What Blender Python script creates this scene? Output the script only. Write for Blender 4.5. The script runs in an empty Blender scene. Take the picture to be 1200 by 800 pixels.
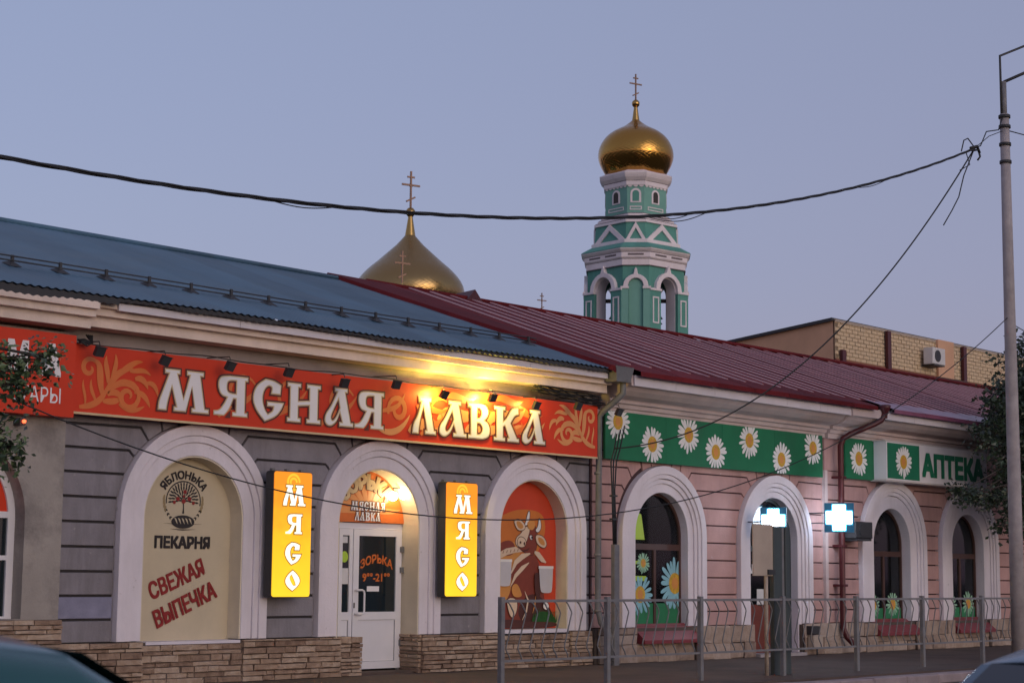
import bpy, math, random
from mathutils import Vector, Matrix
from mathutils.geometry import tessellate_polygon
random.seed(7)
R = math.radians
PI = math.pi
scene = bpy.context.scene
col = scene.collection

# ---------------------------------------------------------------- camera
cam_d = bpy.data.cameras.new('camera')
cam_d.sensor_width = 36.0
cam_d.lens = 2116.1 / 1200 * 36
cam_d.clip_start = 0.1
cam_d.clip_end = 6000
cam_d.dof.use_dof = True
cam_d.dof.focus_distance = 31
cam_d.dof.aperture_fstop = 6.0
cam = bpy.data.objects.new('camera', cam_d)
col.objects.link(cam)
_p, _y, _r = R(7.439), R(48.171), R(0.511)
_f = Vector((math.sin(_y) * math.cos(_p), math.cos(_y) * math.cos(_p), math.sin(_p)))
_rt = Vector((math.cos(_y), -math.sin(_y), 0))
_up = _rt.cross(_f)
_r2 = _rt * math.cos(_r) + _up * math.sin(_r)
_u2 = -_rt * math.sin(_r) + _up * math.cos(_r)
_m = Matrix((_r2, _u2, -_f)).transposed().to_4x4()
_m.translation = (0, 0, 1.5)
cam.matrix_world = _m
scene.camera = cam

# ---------------------------------------------------------------- world, sun, exposure
world = bpy.data.worlds.new('World')
scene.world = world
world.use_nodes = True
wn = world.node_tree
wn.nodes.clear()
sky = wn.nodes.new('ShaderNodeTexSky')
sky.sky_type = 'NISHITA'
sky.sun_disc = False
sky.sun_elevation = R(9)
sky.sun_rotation = R(191)
sky.altitude = 0
sky.air_density = 1.0
sky.dust_density = 2.0
sky.ozone_density = 3.0
bg = wn.nodes.new('ShaderNodeBackground')
bg.inputs['Strength'].default_value = 0.15
wo = wn.nodes.new('ShaderNodeOutputWorld')
tint = wn.nodes.new('ShaderNodeMix')
tint.data_type = 'RGBA'
tint.blend_type = 'MIX'
tint.inputs[0].default_value = 0.42
tc = wn.nodes.new('ShaderNodeTexCoord')
sx = wn.nodes.new('ShaderNodeSeparateXYZ')
wn.links.new(tc.outputs['Generated'], sx.inputs[0])
hz = wn.nodes.new('ShaderNodeValToRGB')                  # twilight haze: pinkish low, bluer higher, the same all round
hz.color_ramp.elements[0].position = 0.12
hz.color_ramp.elements[0].color = (3.17/4, 1.90/4, 3.15/4, 1)
hz.color_ramp.elements[1].position = 0.36
hz.color_ramp.elements[1].color = (3.35/4, 3.05/4, 4.05/4, 1)
_e = hz.color_ramp.elements.new(0.20)
_e.color = (3.30/4, 2.40/4, 3.40/4, 1)
hs_ = wn.nodes.new('ShaderNodeVectorMath')
hs_.operation = 'SCALE'
hs_.inputs['Scale'].default_value = 4.0
wn.links.new(sx.outputs['Z'], hz.inputs[0])
wn.links.new(hz.outputs[0], hs_.inputs[0])
wn.links.new(hs_.outputs[0], tint.inputs[7])
wn.links.new(sky.outputs[0], tint.inputs[6])
wn.links.new(tint.outputs[2], bg.inputs[0])
wn.links.new(bg.outputs[0], wo.inputs[0])

sun_d = bpy.data.lights.new('sun', 'SUN')
sun_d.energy = 0.5
sun_d.angle = R(48)
sun_d.color = (1.0, 0.87, 0.94)
sun = bpy.data.objects.new('sun', sun_d)
col.objects.link(sun)
_sd = Vector((-0.19 * math.cos(R(9)), -0.98 * math.cos(R(9)), math.sin(R(9))))
sun.rotation_euler = (-_sd).to_track_quat('-Z', 'Y').to_euler()

scene.view_settings.view_transform = 'Standard'
scene.view_settings.look = 'None'
scene.view_settings.gamma = 1
scene.view_settings.use_curve_mapping = False
scene.view_settings.exposure = 0.0
scene.render.engine = 'CYCLES'
scene.cycles.use_denoising = True
scene.cycles.max_bounces = 6

# ---------------------------------------------------------------- materials
MATS = {}
def mat(name, c, rough=0.8, metal=0.0, var=0.12, scale=3.0, bump=0.0, bscale=40.0, dirt=None, dscale=0.9,
        emit=None, estr=0.0, spec=0.5, damt=0.5, streak=False, strips=0, objrand=0, chips=None):
    m = bpy.data.materials.new(name)
    m.use_nodes = True
    nt = m.node_tree
    b = nt.nodes['Principled BSDF']
    b.inputs['Roughness'].default_value = rough
    b.inputs['Metallic'].default_value = metal
    b.inputs['Specular IOR Level'].default_value = spec
    c4 = (c[0], c[1], c[2], 1)
    b.inputs['Base Color'].default_value = c4
    geo = nt.nodes.new('ShaderNodeNewGeometry')
    if var > 0:
        n = nt.nodes.new('ShaderNodeTexNoise')
        n.inputs['Scale'].default_value = scale
        n.inputs['Detail'].default_value = 6
        n.inputs['Roughness'].default_value = 0.62
        nt.links.new(geo.outputs['Position'], n.inputs['Vector'])
        mr = nt.nodes.new('ShaderNodeMapRange')
        mr.inputs['From Min'].default_value = 0.3
        mr.inputs['From Max'].default_value = 0.7
        mr.inputs['To Min'].default_value = 1 - var
        mr.inputs['To Max'].default_value = 1 + var
        nt.links.new(n.outputs['Fac'], mr.inputs['Value'])
        mx = nt.nodes.new('ShaderNodeMix')
        mx.data_type = 'RGBA'
        mx.blend_type = 'MULTIPLY'
        mx.inputs[0].default_value = 1
        mx.inputs[6].default_value = c4
        nt.links.new(mr.outputs[0], mx.inputs[7])
        out = mx.outputs[2]
        if dirt:
            n2 = nt.nodes.new('ShaderNodeTexNoise')
            n2.inputs['Scale'].default_value = dscale
            n2.inputs['Detail'].default_value = 8
            n2.inputs['Roughness'].default_value = 0.7
            if streak:
                mp = nt.nodes.new('ShaderNodeMapping')
                mp.inputs['Scale'].default_value = (1, 1, 0.18)
                nt.links.new(geo.outputs['Position'], mp.inputs['Vector'])
                nt.links.new(mp.outputs[0], n2.inputs['Vector'])
            else:
                nt.links.new(geo.outputs['Position'], n2.inputs['Vector'])
            r2 = nt.nodes.new('ShaderNodeMapRange')
            r2.inputs['From Min'].default_value = 0.48
            r2.inputs['From Max'].default_value = 0.68
            r2.inputs['To Max'].default_value = damt
            nt.links.new(n2.outputs['Fac'], r2.inputs['Value'])
            m2 = nt.nodes.new('ShaderNodeMix')
            m2.data_type = 'RGBA'
            nt.links.new(r2.outputs[0], m2.inputs[0])
            nt.links.new(out, m2.inputs[6])
            m2.inputs[7].default_value = (*dirt, 1)
            out = m2.outputs[2]
        if chips:                                        # small flaked spots
            n3 = nt.nodes.new('ShaderNodeTexNoise')
            n3.inputs['Scale'].default_value = 7
            n3.inputs['Detail'].default_value = 9
            n3.inputs['Roughness'].default_value = 0.75
            nt.links.new(geo.outputs['Position'], n3.inputs['Vector'])
            r3 = nt.nodes.new('ShaderNodeMapRange')
            r3.inputs['From Min'].default_value = 0.645
            r3.inputs['From Max'].default_value = 0.67
            r3.inputs['To Max'].default_value = 0.7
            nt.links.new(n3.outputs['Fac'], r3.inputs['Value'])
            m3 = nt.nodes.new('ShaderNodeMix')
            m3.data_type = 'RGBA'
            nt.links.new(r3.outputs[0], m3.inputs[0])
            nt.links.new(out, m3.inputs[6])
            m3.inputs[7].default_value = (*chips, 1)
            out = m3.outputs[2]
        if strips or objrand:                            # sheets differ a little from one another
            if strips:
                sp = nt.nodes.new('ShaderNodeSeparateXYZ')
                nt.links.new(geo.outputs['Position'], sp.inputs[0])
                dv = nt.nodes.new('ShaderNodeMath'); dv.operation = 'DIVIDE'; dv.inputs[1].default_value = strips
                nt.links.new(sp.outputs[0], dv.inputs[0])
                fl = nt.nodes.new('ShaderNodeMath'); fl.operation = 'FLOOR'
                nt.links.new(dv.outputs[0], fl.inputs[0])
                wnn = nt.nodes.new('ShaderNodeTexWhiteNoise'); wnn.noise_dimensions = '1D'
                nt.links.new(fl.outputs[0], wnn.inputs['W'])
                src = wnn.outputs['Value']; amp = 0.14
            else:
                oi = nt.nodes.new('ShaderNodeObjectInfo')
                src = oi.outputs['Random']; amp = objrand
            r4 = nt.nodes.new('ShaderNodeMapRange')
            r4.inputs['To Min'].default_value = 1 - amp
            r4.inputs['To Max'].default_value = 1 + amp
            nt.links.new(src, r4.inputs['Value'])
            m4 = nt.nodes.new('ShaderNodeMix')
            m4.data_type = 'RGBA'
            m4.blend_type = 'MULTIPLY'
            m4.inputs[0].default_value = 1
            nt.links.new(out, m4.inputs[6])
            nt.links.new(r4.outputs[0], m4.inputs[7])
            out = m4.outputs[2]
        nt.links.new(out, b.inputs['Base Color'])
    if bump > 0:
        nb = nt.nodes.new('ShaderNodeTexNoise')
        nb.inputs['Scale'].default_value = bscale
        nb.inputs['Detail'].default_value = 5
        nt.links.new(geo.outputs['Position'], nb.inputs['Vector'])
        bp = nt.nodes.new('ShaderNodeBump')
        bp.inputs['Strength'].default_value = bump
        bp.inputs['Distance'].default_value = 0.02
        nt.links.new(nb.outputs['Fac'], bp.inputs['Height'])
        nt.links.new(bp.outputs[0], b.inputs['Normal'])
    if emit:
        b.inputs['Emission Color'].default_value = (*emit, 1)
        b.inputs['Emission Strength'].default_value = estr
    MATS[name] = m
    return m

mat('grey_plaster', (0.245, 0.225, 0.25), 0.9, var=0.14, scale=2.2, bump=0.25, bscale=30, dirt=(0.14, 0.125, 0.135), dscale=1.3, damt=0.75, streak=True, chips=(0.36, 0.33, 0.33))
mat('grey_repaint', (0.24, 0.235, 0.33), 0.9, var=0.2, scale=3, bump=0.2)
mat('grey_groove', (0.045, 0.04, 0.045), 0.95, var=0.1)
mat('risalit_plaster', (0.33, 0.295, 0.27), 0.9, var=0.14, scale=1.8, bump=0.3, bscale=30, dirt=(0.17, 0.15, 0.145), dscale=1.6, damt=0.8)
mat('arch_white', (0.73, 0.67, 0.72), 0.8, var=0.07, scale=1.5, bump=0.2, bscale=25, dirt=(0.50, 0.45, 0.47), damt=0.5, streak=True, chips=(0.40, 0.36, 0.36))
mat('reveal_cream', (0.66, 0.58, 0.45), 0.8, var=0.07, bump=0.12)
mat('cornice_cream', (0.78, 0.64, 0.57), 0.85, var=0.1, scale=2, bump=0.2, dirt=(0.55, 0.45, 0.40), damt=0.5, streak=True)
mat('frieze_grey', (0.30, 0.265, 0.255), 0.88, var=0.12, scale=2, bump=0.2, dirt=(0.18, 0.16, 0.16))
mat('fascia_white', (0.70, 0.65, 0.71), 0.45, var=0.06, scale=2, dirt=(0.5, 0.47, 0.5), damt=0.3)
mat('bakery_beige', (0.56, 0.47, 0.33), 0.75, var=0.06, scale=1.6, bump=0.1, dirt=(0.44, 0.37, 0.28), damt=0.35)
mat('pink_plaster', (0.475, 0.285, 0.268), 0.88, var=0.1, scale=2, bump=0.25, bscale=30, dirt=(0.31, 0.18, 0.18), dscale=1.3, damt=0.75, streak=True, objrand=0.06, chips=(0.56, 0.44, 0.42))
mat('pink_groove', (0.06, 0.028, 0.032), 0.9, var=0.1)
mat('pink_trim', (0.57, 0.46, 0.45), 0.85, var=0.1, scale=2, bump=0.2, dirt=(0.42, 0.33, 0.33), damt=0.5, streak=True)
mat('blue_roof', (0.055, 0.122, 0.185), 0.40, metal=0.0, var=0.12, scale=0.8, dirt=(0.08, 0.125, 0.16), damt=0.6, strips=1.05)
mat('dark_metal', (0.035, 0.035, 0.04), 0.55, var=0.15)
mat('black_cable', (0.012, 0.012, 0.014), 0.6, var=0.0)
mat('maroon_roof', (0.135, 0.020, 0.024), 0.6, var=0.2, scale=1.2, dirt=(0.09, 0.02, 0.03), damt=0.6, spec=0.02, objrand=0.22)
mat('maroon_seam_sheen', (0.42, 0.23, 0.25), 0.4, var=0.1, spec=0.4)  # ribs coloured paler than the panels: sky sheen put into the paint
mat('maroon_dark', (0.075, 0.010, 0.014), 0.4, var=0.15)
mat('maroon_violet', (0.22, 0.075, 0.13), 0.35, var=0.15)
mat('zinc', (0.17, 0.17, 0.18), 0.6, metal=0.2, var=0.2, scale=5)
mat('grey_paint', (0.17, 0.17, 0.185), 0.55, var=0.2, scale=6, dirt=(0.22, 0.17, 0.14), dscale=4)
mat('sign_red', (0.62, 0.050, 0.020), 0.4, var=0.07, scale=1.0, spec=0.2)
mat('sign_orange', (0.66, 0.16, 0.03), 0.35, var=0.08, scale=3)
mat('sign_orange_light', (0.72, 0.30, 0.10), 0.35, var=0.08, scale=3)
mat('sign_brown', (0.11, 0.022, 0.012), 0.4, var=0.1)
mat('sign_tan', (0.62, 0.47, 0.27), 0.4, var=0.1)
mat('sign_white', (0.80, 0.77, 0.78), 0.35, var=0.04)
mat('sign_edge', (0.55, 0.5, 0.48), 0.5, var=0.1)
mat('print_black', (0.022, 0.016, 0.016), 0.6, var=0.05)
mat('print_red', (0.26, 0.015, 0.014), 0.6, var=0.05)
mat('print_tan', (0.30, 0.22, 0.11), 0.6, var=0.05)
mat('green_banner', (0.012, 0.16, 0.070), 0.5, var=0.16, scale=1.2, dirt=(0.03, 0.13, 0.07), damt=0.5, streak=True, spec=0.3, objrand=0.08)
mat('petal_white', (0.78, 0.77, 0.76), 0.5, var=0.06, scale=12)
mat('petal_blue', (0.25, 0.50, 0.58), 0.45, var=0.1, scale=12)
mat('petal_green', (0.28, 0.50, 0.34), 0.45, var=0.1, scale=12)
mat('daisy_yellow', (0.58, 0.34, 0.03), 0.6, var=0.3, scale=25)
mat('window_green', (0.02, 0.19, 0.075), 0.4, var=0.15)
mat('lime', (0.42, 0.62, 0.05), 0.5, var=0.05)
mat('pvc_white', (0.72, 0.70, 0.74), 0.4, var=0.04, scale=2)
mat('pvc_gap', (0.10, 0.09, 0.10), 0.7, var=0)
mat('brown_frame', (0.075, 0.032, 0.024), 0.5, var=0.15)
mat('door_brown', (0.16, 0.032, 0.018), 0.45, var=0.15)
mat('red_sill', (0.21, 0.035, 0.042), 0.45, var=0.15)
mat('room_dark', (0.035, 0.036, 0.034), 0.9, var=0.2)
mat('apt_sign', (0.74, 0.70, 0.72), 0.4, var=0.04)
mat('apt_green', (0.015, 0.17, 0.09), 0.45, var=0.06)
mat('cabinet_dark', (0.045, 0.06, 0.065), 0.5, var=0.15)
mat('board_beige', (0.42, 0.34, 0.28), 0.6, var=0.1)
mat('post_wood', (0.42, 0.34, 0.28), 0.6, var=0.2, scale=8)
mat('concrete', (0.36, 0.32, 0.33), 0.85, var=0.2, scale=4, bump=0.3, dirt=(0.22, 0.2, 0.2), streak=True)
mat('gold', (0.50, 0.30, 0.10), 0.2, metal=1.0, var=0.08, scale=1.5)
mat('gold_dark', (0.55, 0.36, 0.14), 0.4, metal=1.0, var=0.1, scale=1.2)
mat('gold_cross', (0.20, 0.12, 0.09), 0.4, metal=0.7, var=0.1)
mat('tower_green', (0.105, 0.305, 0.255), 0.85, var=0.1, scale=0.7, dirt=(0.07, 0.20, 0.17), damt=0.5, streak=True)
mat('tower_green_light', (0.18, 0.39, 0.33), 0.85, var=0.1, scale=0.7)
mat('tower_white', (0.82, 0.73, 0.76), 0.85, var=0.08, scale=0.7, dirt=(0.66, 0.57, 0.6), damt=0.4, streak=True)
mat('tower_line', (0.16, 0.13, 0.14), 0.9, var=0.1)
mat('bronze', (0.06, 0.05, 0.045), 0.5, metal=0.6, var=0.1)
mat('brown_wall', (0.62, 0.36, 0.23), 0.9, var=0.12, scale=0.8, bump=0.1)
mat('brown_band', (0.27, 0.115, 0.075), 0.9, var=0.12, scale=0.8)
mat('asphalt', (0.055, 0.05, 0.052), 0.9, var=0.25, scale=1.2, bump=0.5, bscale=60, dirt=(0.085, 0.075, 0.072))
mat('pavement', (0.088, 0.060, 0.050), 0.85, var=0.25, scale=0.9, bump=0.4, bscale=45, dirt=(0.045, 0.034, 0.030), dscale=0.7, damt=0.85)
mat('kerb_stone', (0.30, 0.24, 0.25), 0.85, var=0.2, scale=3, bump=0.3)
mat('earth', (0.06, 0.055, 0.045), 0.95, var=0.3, scale=0.2)
mat('leaf_dark', (0.014, 0.026, 0.013), 0.45, var=0.35, scale=3)
mat('leaf_mid', (0.032, 0.055, 0.027), 0.4, var=0.35, scale=3)
mat('leaf_light', (0.11, 0.165, 0.075), 0.4, var=0.4, scale=4)
mat('bark', (0.045, 0.036, 0.03), 0.9, var=0.3, scale=8, bump=0.5)
mat('car_teal', (0.008, 0.075, 0.085), 0.22, var=0.05, spec=0.7)
mat('car_blue', (0.06, 0.115, 0.17), 0.25, metal=0.3, var=0.05, spec=0.7)
mat('car_glass', (0.008, 0.016, 0.022), 0.06, var=0, spec=0.8)
mat('rubber', (0.02, 0.02, 0.02), 0.8, var=0.1)
mat('rim', (0.5, 0.5, 0.52), 0.3, metal=0.9, var=0)
mat('lamp_red', (0.6, 0.05, 0.03), 0.3, var=0)
mat('ac_white', (0.62, 0.60, 0.60), 0.5, var=0.08)
mat('cow_brown', (0.22, 0.04, 0.022), 0.6, var=0.1, scale=6)
mat('cow_dark', (0.075, 0.02, 0.015), 0.6, var=0.1)
mat('cow_cream', (0.70, 0.52, 0.36), 0.6, var=0.06)
mat('cow_white', (0.78, 0.74, 0.70), 0.6, var=0.05)
mat('cow_orange', (0.62, 0.26, 0.06), 0.6, var=0.1)
mat('cow_back', (0.58, 0.055, 0.016), 0.6, var=0.12, scale=1.2)
mat('cow_back_orange', (0.60, 0.17, 0.025), 0.6, var=0.1, scale=1.2)
mat('cow_grass', (0.02, 0.11, 0.02), 0.6, var=0.3, scale=10)
mat('pail', (0.55, 0.52, 0.53), 0.5, var=0.06)
mat('flood_glow', (1, 0.9, 0.6), 0.4, var=0, emit=(1, 0.8, 0.35), estr=14)
mat('globe_glow', (1, 0.95, 0.85), 0.4, var=0, emit=(1, 0.76, 0.40), estr=30)
mat('led_white', (0.9, 0.95, 1), 0.4, var=0, emit=(0.72, 0.84, 1), estr=26)
mat('led_cyan', (0.1, 0.5, 0.7), 0.4, var=0, emit=(0.05, 0.42, 0.75), estr=1.1)
mat('led_body', (0.02, 0.07, 0.12), 0.4, var=0, emit=(0.01, 0.10, 0.20), estr=0.5)
mat('led_red', (0.9, 0.1, 0.05), 0.4, var=0, emit=(1, 0.12, 0.04), estr=3)
mat('box_white', (0.9, 0.88, 0.8), 0.4, var=0, emit=(1, 0.93, 0.72), estr=0.95)
mat('box_outline', (0.4, 0.25, 0.03), 0.4, var=0, emit=(0.45, 0.22, 0.02), estr=0.35)
mat('box_swirl', (0.8, 0.5, 0.03), 0.4, var=0, emit=(0.95, 0.52, 0.03), estr=0.8)

def glass_mat(name, tint, rough=0.05, alpha=0.35):
    m = bpy.data.materials.new(name)
    m.use_nodes = True
    nt = m.node_tree
    nt.nodes.clear()
    o = nt.nodes.new('ShaderNodeOutputMaterial')
    t = nt.nodes.new('ShaderNodeBsdfTransparent')
    t.inputs[0].default_value = (*tint, 1)
    g = nt.nodes.new('ShaderNodeBsdfGlossy')
    g.inputs['Roughness'].default_value = rough
    g.inputs['Color'].default_value = (0.9, 0.95, 1, 1)
    f = nt.nodes.new('ShaderNodeFresnel')
    f.inputs['IOR'].default_value = 1.5
    mx = nt.nodes.new('ShaderNodeMixShader')
    nt.links.new(f.outputs[0], mx.inputs[0])
    nt.links.new(t.outputs[0], mx.inputs[1])
    nt.links.new(g.outputs[0], mx.inputs[2])
    nt.links.new(mx.outputs[0], o.inputs[0])
    MATS[name] = m
glass_mat('glass', (0.6, 0.66, 0.64))
glass_mat('glass_dark', (0.16, 0.17, 0.17))

def gradient_emit():
    m = bpy.data.materials.new('box_yellow')
    m.use_nodes = True
    nt = m.node_tree
    b = nt.nodes['Principled BSDF']
    geo = nt.nodes.new('ShaderNodeNewGeometry')
    sp = nt.nodes.new('ShaderNodeSeparateXYZ')
    nt.links.new(geo.outputs['Position'], sp.inputs[0])
    mr = nt.nodes.new('ShaderNodeMapRange')
    mr.inputs['From Min'].default_value = 1.2
    mr.inputs['From Max'].default_value = 3.0
    nt.links.new(sp.outputs['Z'], mr.inputs['Value'])
    n = nt.nodes.new('ShaderNodeTexNoise')
    n.inputs['Scale'].default_value = 4
    nt.links.new(geo.outputs['Position'], n.inputs['Vector'])
    ad = nt.nodes.new('ShaderNodeMath')
    ad.operation = 'MULTIPLY_ADD'
    nt.links.new(n.outputs['Fac'], ad.inputs[0])
    ad.inputs[1].default_value = 0.3
    nt.links.new(mr.outputs[0], ad.inputs[2])
    cr = nt.nodes.new('ShaderNodeValToRGB')
    cr.color_ramp.elements[0].position = 0.1
    cr.color_ramp.elements[0].color = (1.0, 0.66, 0.025, 1)
    cr.color_ramp.elements[1].position = 1.1
    cr.color_ramp.elements[1].color = (0.88, 0.27, 0.012, 1)
    e = cr.color_ramp.elements.new(0.55)
    e.color = (0.98, 0.52, 0.015, 1)
    nt.links.new(ad.outputs[0], cr.inputs[0])
    nt.links.new(cr.outputs[0], b.inputs['Base Color'])
    nt.links.new(cr.outputs[0], b.inputs['Emission Color'])
    b.inputs['Emission Strength'].default_value = 0.85
    b.inputs['Roughness'].default_value = 0.4
    MATS['box_yellow'] = m
gradient_emit()

def stone_mat(name, c1, c2, c3):
    m = bpy.data.materials.new(name)
    m.use_nodes = True
    nt = m.node_tree
    b = nt.nodes['Principled BSDF']
    b.inputs['Roughness'].default_value = 0.9
    oi = nt.nodes.new('ShaderNodeObjectInfo')
    geo = nt.nodes.new('ShaderNodeNewGeometry')
    n = nt.nodes.new('ShaderNodeTexNoise')
    n.inputs['Scale'].default_value = 9
    n.inputs['Detail'].default_value = 7
    nt.links.new(geo.outputs['Position'], n.inputs['Vector'])
    ad = nt.nodes.new('ShaderNodeMath')
    ad.operation = 'MULTIPLY_ADD'
    nt.links.new(n.outputs['Fac'], ad.inputs[0])
    ad.inputs[1].default_value = 0.9
    rr = nt.nodes.new('ShaderNodeMath')
    rr.operation = 'MULTIPLY_ADD'
    nt.links.new(oi.outputs['Random'], rr.inputs[0])
    rr.inputs[1].default_value = 0.6
    rr.inputs[2].default_value = -0.25
    nt.links.new(rr.outputs[0], ad.inputs[2])
    cr = nt.nodes.new('ShaderNodeValToRGB')
    cr.color_ramp.elements[0].position = 0.1
    cr.color_ramp.elements[0].color = (*c1, 1)
    cr.color_ramp.elements[1].position = 0.9
    cr.color_ramp.elements[1].color = (*c3, 1)
    e = cr.color_ramp.elements.new(0.5)
    e.color = (*c2, 1)
    nt.links.new(ad.outputs[0], cr.inputs[0])
    nt.links.new(cr.outputs[0], b.inputs['Base Color'])
    nb = nt.nodes.new('ShaderNodeTexNoise')
    nb.inputs['Scale'].default_value = 35
    nb.inputs['Detail'].default_value = 6
    nt.links.new(geo.outputs['Position'], nb.inputs['Vector'])
    bp = nt.nodes.new('ShaderNodeBump')
    bp.inputs['Strength'].default_value = 0.6
    bp.inputs['Distance'].default_value = 0.02
    nt.links.new(nb.outputs['Fac'], bp.inputs['Height'])
    nt.links.new(bp.outputs[0], b.inputs['Normal'])
    MATS[name] = m
stone_mat('ledge_stone', (0.17, 0.105, 0.075), (0.33, 0.225, 0.16), (0.47, 0.36, 0.28))
stone_mat('pink_stone', (0.22, 0.155, 0.125), (0.36, 0.27, 0.215), (0.44, 0.35, 0.30))
stone_mat('pale_brick', (0.58, 0.42, 0.27), (0.70, 0.54, 0.36), (0.74, 0.60, 0.44))
mat('curtain_pale', (0.30, 0.33, 0.34), 0.9, var=0.2)
mat('mortar', (0.10, 0.075, 0.065), 0.95, var=0.2)
mat('brick_mortar', (0.25, 0.19, 0.13), 0.95, var=0.2)

def dome_mat(name, c, rough, u, v):
    """gold sheet laid in diamond tiles"""
    m = bpy.data.materials.new(name)
    m.use_nodes = True
    nt = m.node_tree
    b = nt.nodes['Principled BSDF']
    b.inputs['Metallic'].default_value = 1
    b.inputs['Roughness'].default_value = rough
    b.inputs['Base Color'].default_value = (*c, 1)
    uv = nt.nodes.new('ShaderNodeUVMap')
    sp = nt.nodes.new('ShaderNodeSeparateXYZ')
    nt.links.new(uv.outputs[0], sp.inputs[0])
    outs = []
    for sgn in (1, -1):
        a = nt.nodes.new('ShaderNodeMath'); a.operation = 'MULTIPLY'; a.inputs[1].default_value = u
        nt.links.new(sp.outputs[0], a.inputs[0])
        c2 = nt.nodes.new('ShaderNodeMath'); c2.operation = 'MULTIPLY_ADD'; c2.inputs[1].default_value = sgn * v
        nt.links.new(sp.outputs[1], c2.inputs[0]); nt.links.new(a.outputs[0], c2.inputs[2])
        fr = nt.nodes.new('ShaderNodeMath'); fr.operation = 'FRACT'
        nt.links.new(c2.outputs[0], fr.inputs[0])
        outs.append((fr, c2))
    mx = nt.nodes.new('ShaderNodeMath'); mx.operation = 'MINIMUM'
    nt.links.new(outs[0][0].outputs[0], mx.inputs[0]); nt.links.new(outs[1][0].outputs[0], mx.inputs[1])
    mr = nt.nodes.new('ShaderNodeMapRange'); mr.inputs['From Max'].default_value = 0.14
    nt.links.new(mx.outputs[0], mr.inputs['Value'])
    # per tile tilt
    fl = []
    for fr, c2 in outs:
        f = nt.nodes.new('ShaderNodeMath'); f.operation = 'FLOOR'
        nt.links.new(c2.outputs[0], f.inputs[0]); fl.append(f)
    cb = nt.nodes.new('ShaderNodeCombineXYZ')
    nt.links.new(fl[0].outputs[0], cb.inputs[0]); nt.links.new(fl[1].outputs[0], cb.inputs[1])
    wn_ = nt.nodes.new('ShaderNodeTexWhiteNoise')
    nt.links.new(cb.outputs[0], wn_.inputs['Vector'])
    nrm = nt.nodes.new('ShaderNodeNewGeometry')
    vm = nt.nodes.new('ShaderNodeVectorMath'); vm.operation = 'MULTIPLY_ADD'
    sub = nt.nodes.new('ShaderNodeVectorMath'); sub.operation = 'SUBTRACT'; sub.inputs[1].default_value = (0.5, 0.5, 0.5)
    nt.links.new(wn_.outputs['Color'], sub.inputs[0])
    nt.links.new(sub.outputs[0], vm.inputs[0]); vm.inputs[1].default_value = (0.05, 0.05, 0.05)
    bp = nt.nodes.new('ShaderNodeBump'); bp.inputs['Strength'].default_value = 0.25; bp.inputs['Distance'].default_value = 0.02
    nt.links.new(mr.outputs[0], bp.inputs['Height'])
    nt.links.new(bp.outputs[0], vm.inputs[2])
    no = nt.nodes.new('ShaderNodeVectorMath'); no.operation = 'NORMALIZE'
    nt.links.new(vm.outputs[0], no.inputs[0])
    nt.links.new(no.outputs[0], b.inputs['Normal'])
    MATS[name] = m
dome_mat('gold_dome', (0.50, 0.265, 0.065), 0.10, 40, 26)
dome_mat('gold_dome_dull', (0.40, 0.26, 0.11), 0.26, 56, 26)

# ---------------------------------------------------------------- mesh helpers
WL = {}          # world location of parents
def world_of(o):
    return WL.get(o.name, Vector((0, 0, 0))) if o else Vector((0, 0, 0))

def empty(name, loc, label=None, cat=None, group=None):
    o = bpy.data.objects.new(name, None)
    o.empty_display_size = 0.3
    col.objects.link(o)
    o.location = loc
    WL[o.name] = Vector(loc)
    tag(o, label, cat, group)
    return o

def tag(o, label=None, cat=None, group=None, kind=None):
    if label: o['label'] = label
    if cat: o['category'] = cat
    if group: o['group'] = group
    if kind: o['kind'] = kind
    return o

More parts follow.
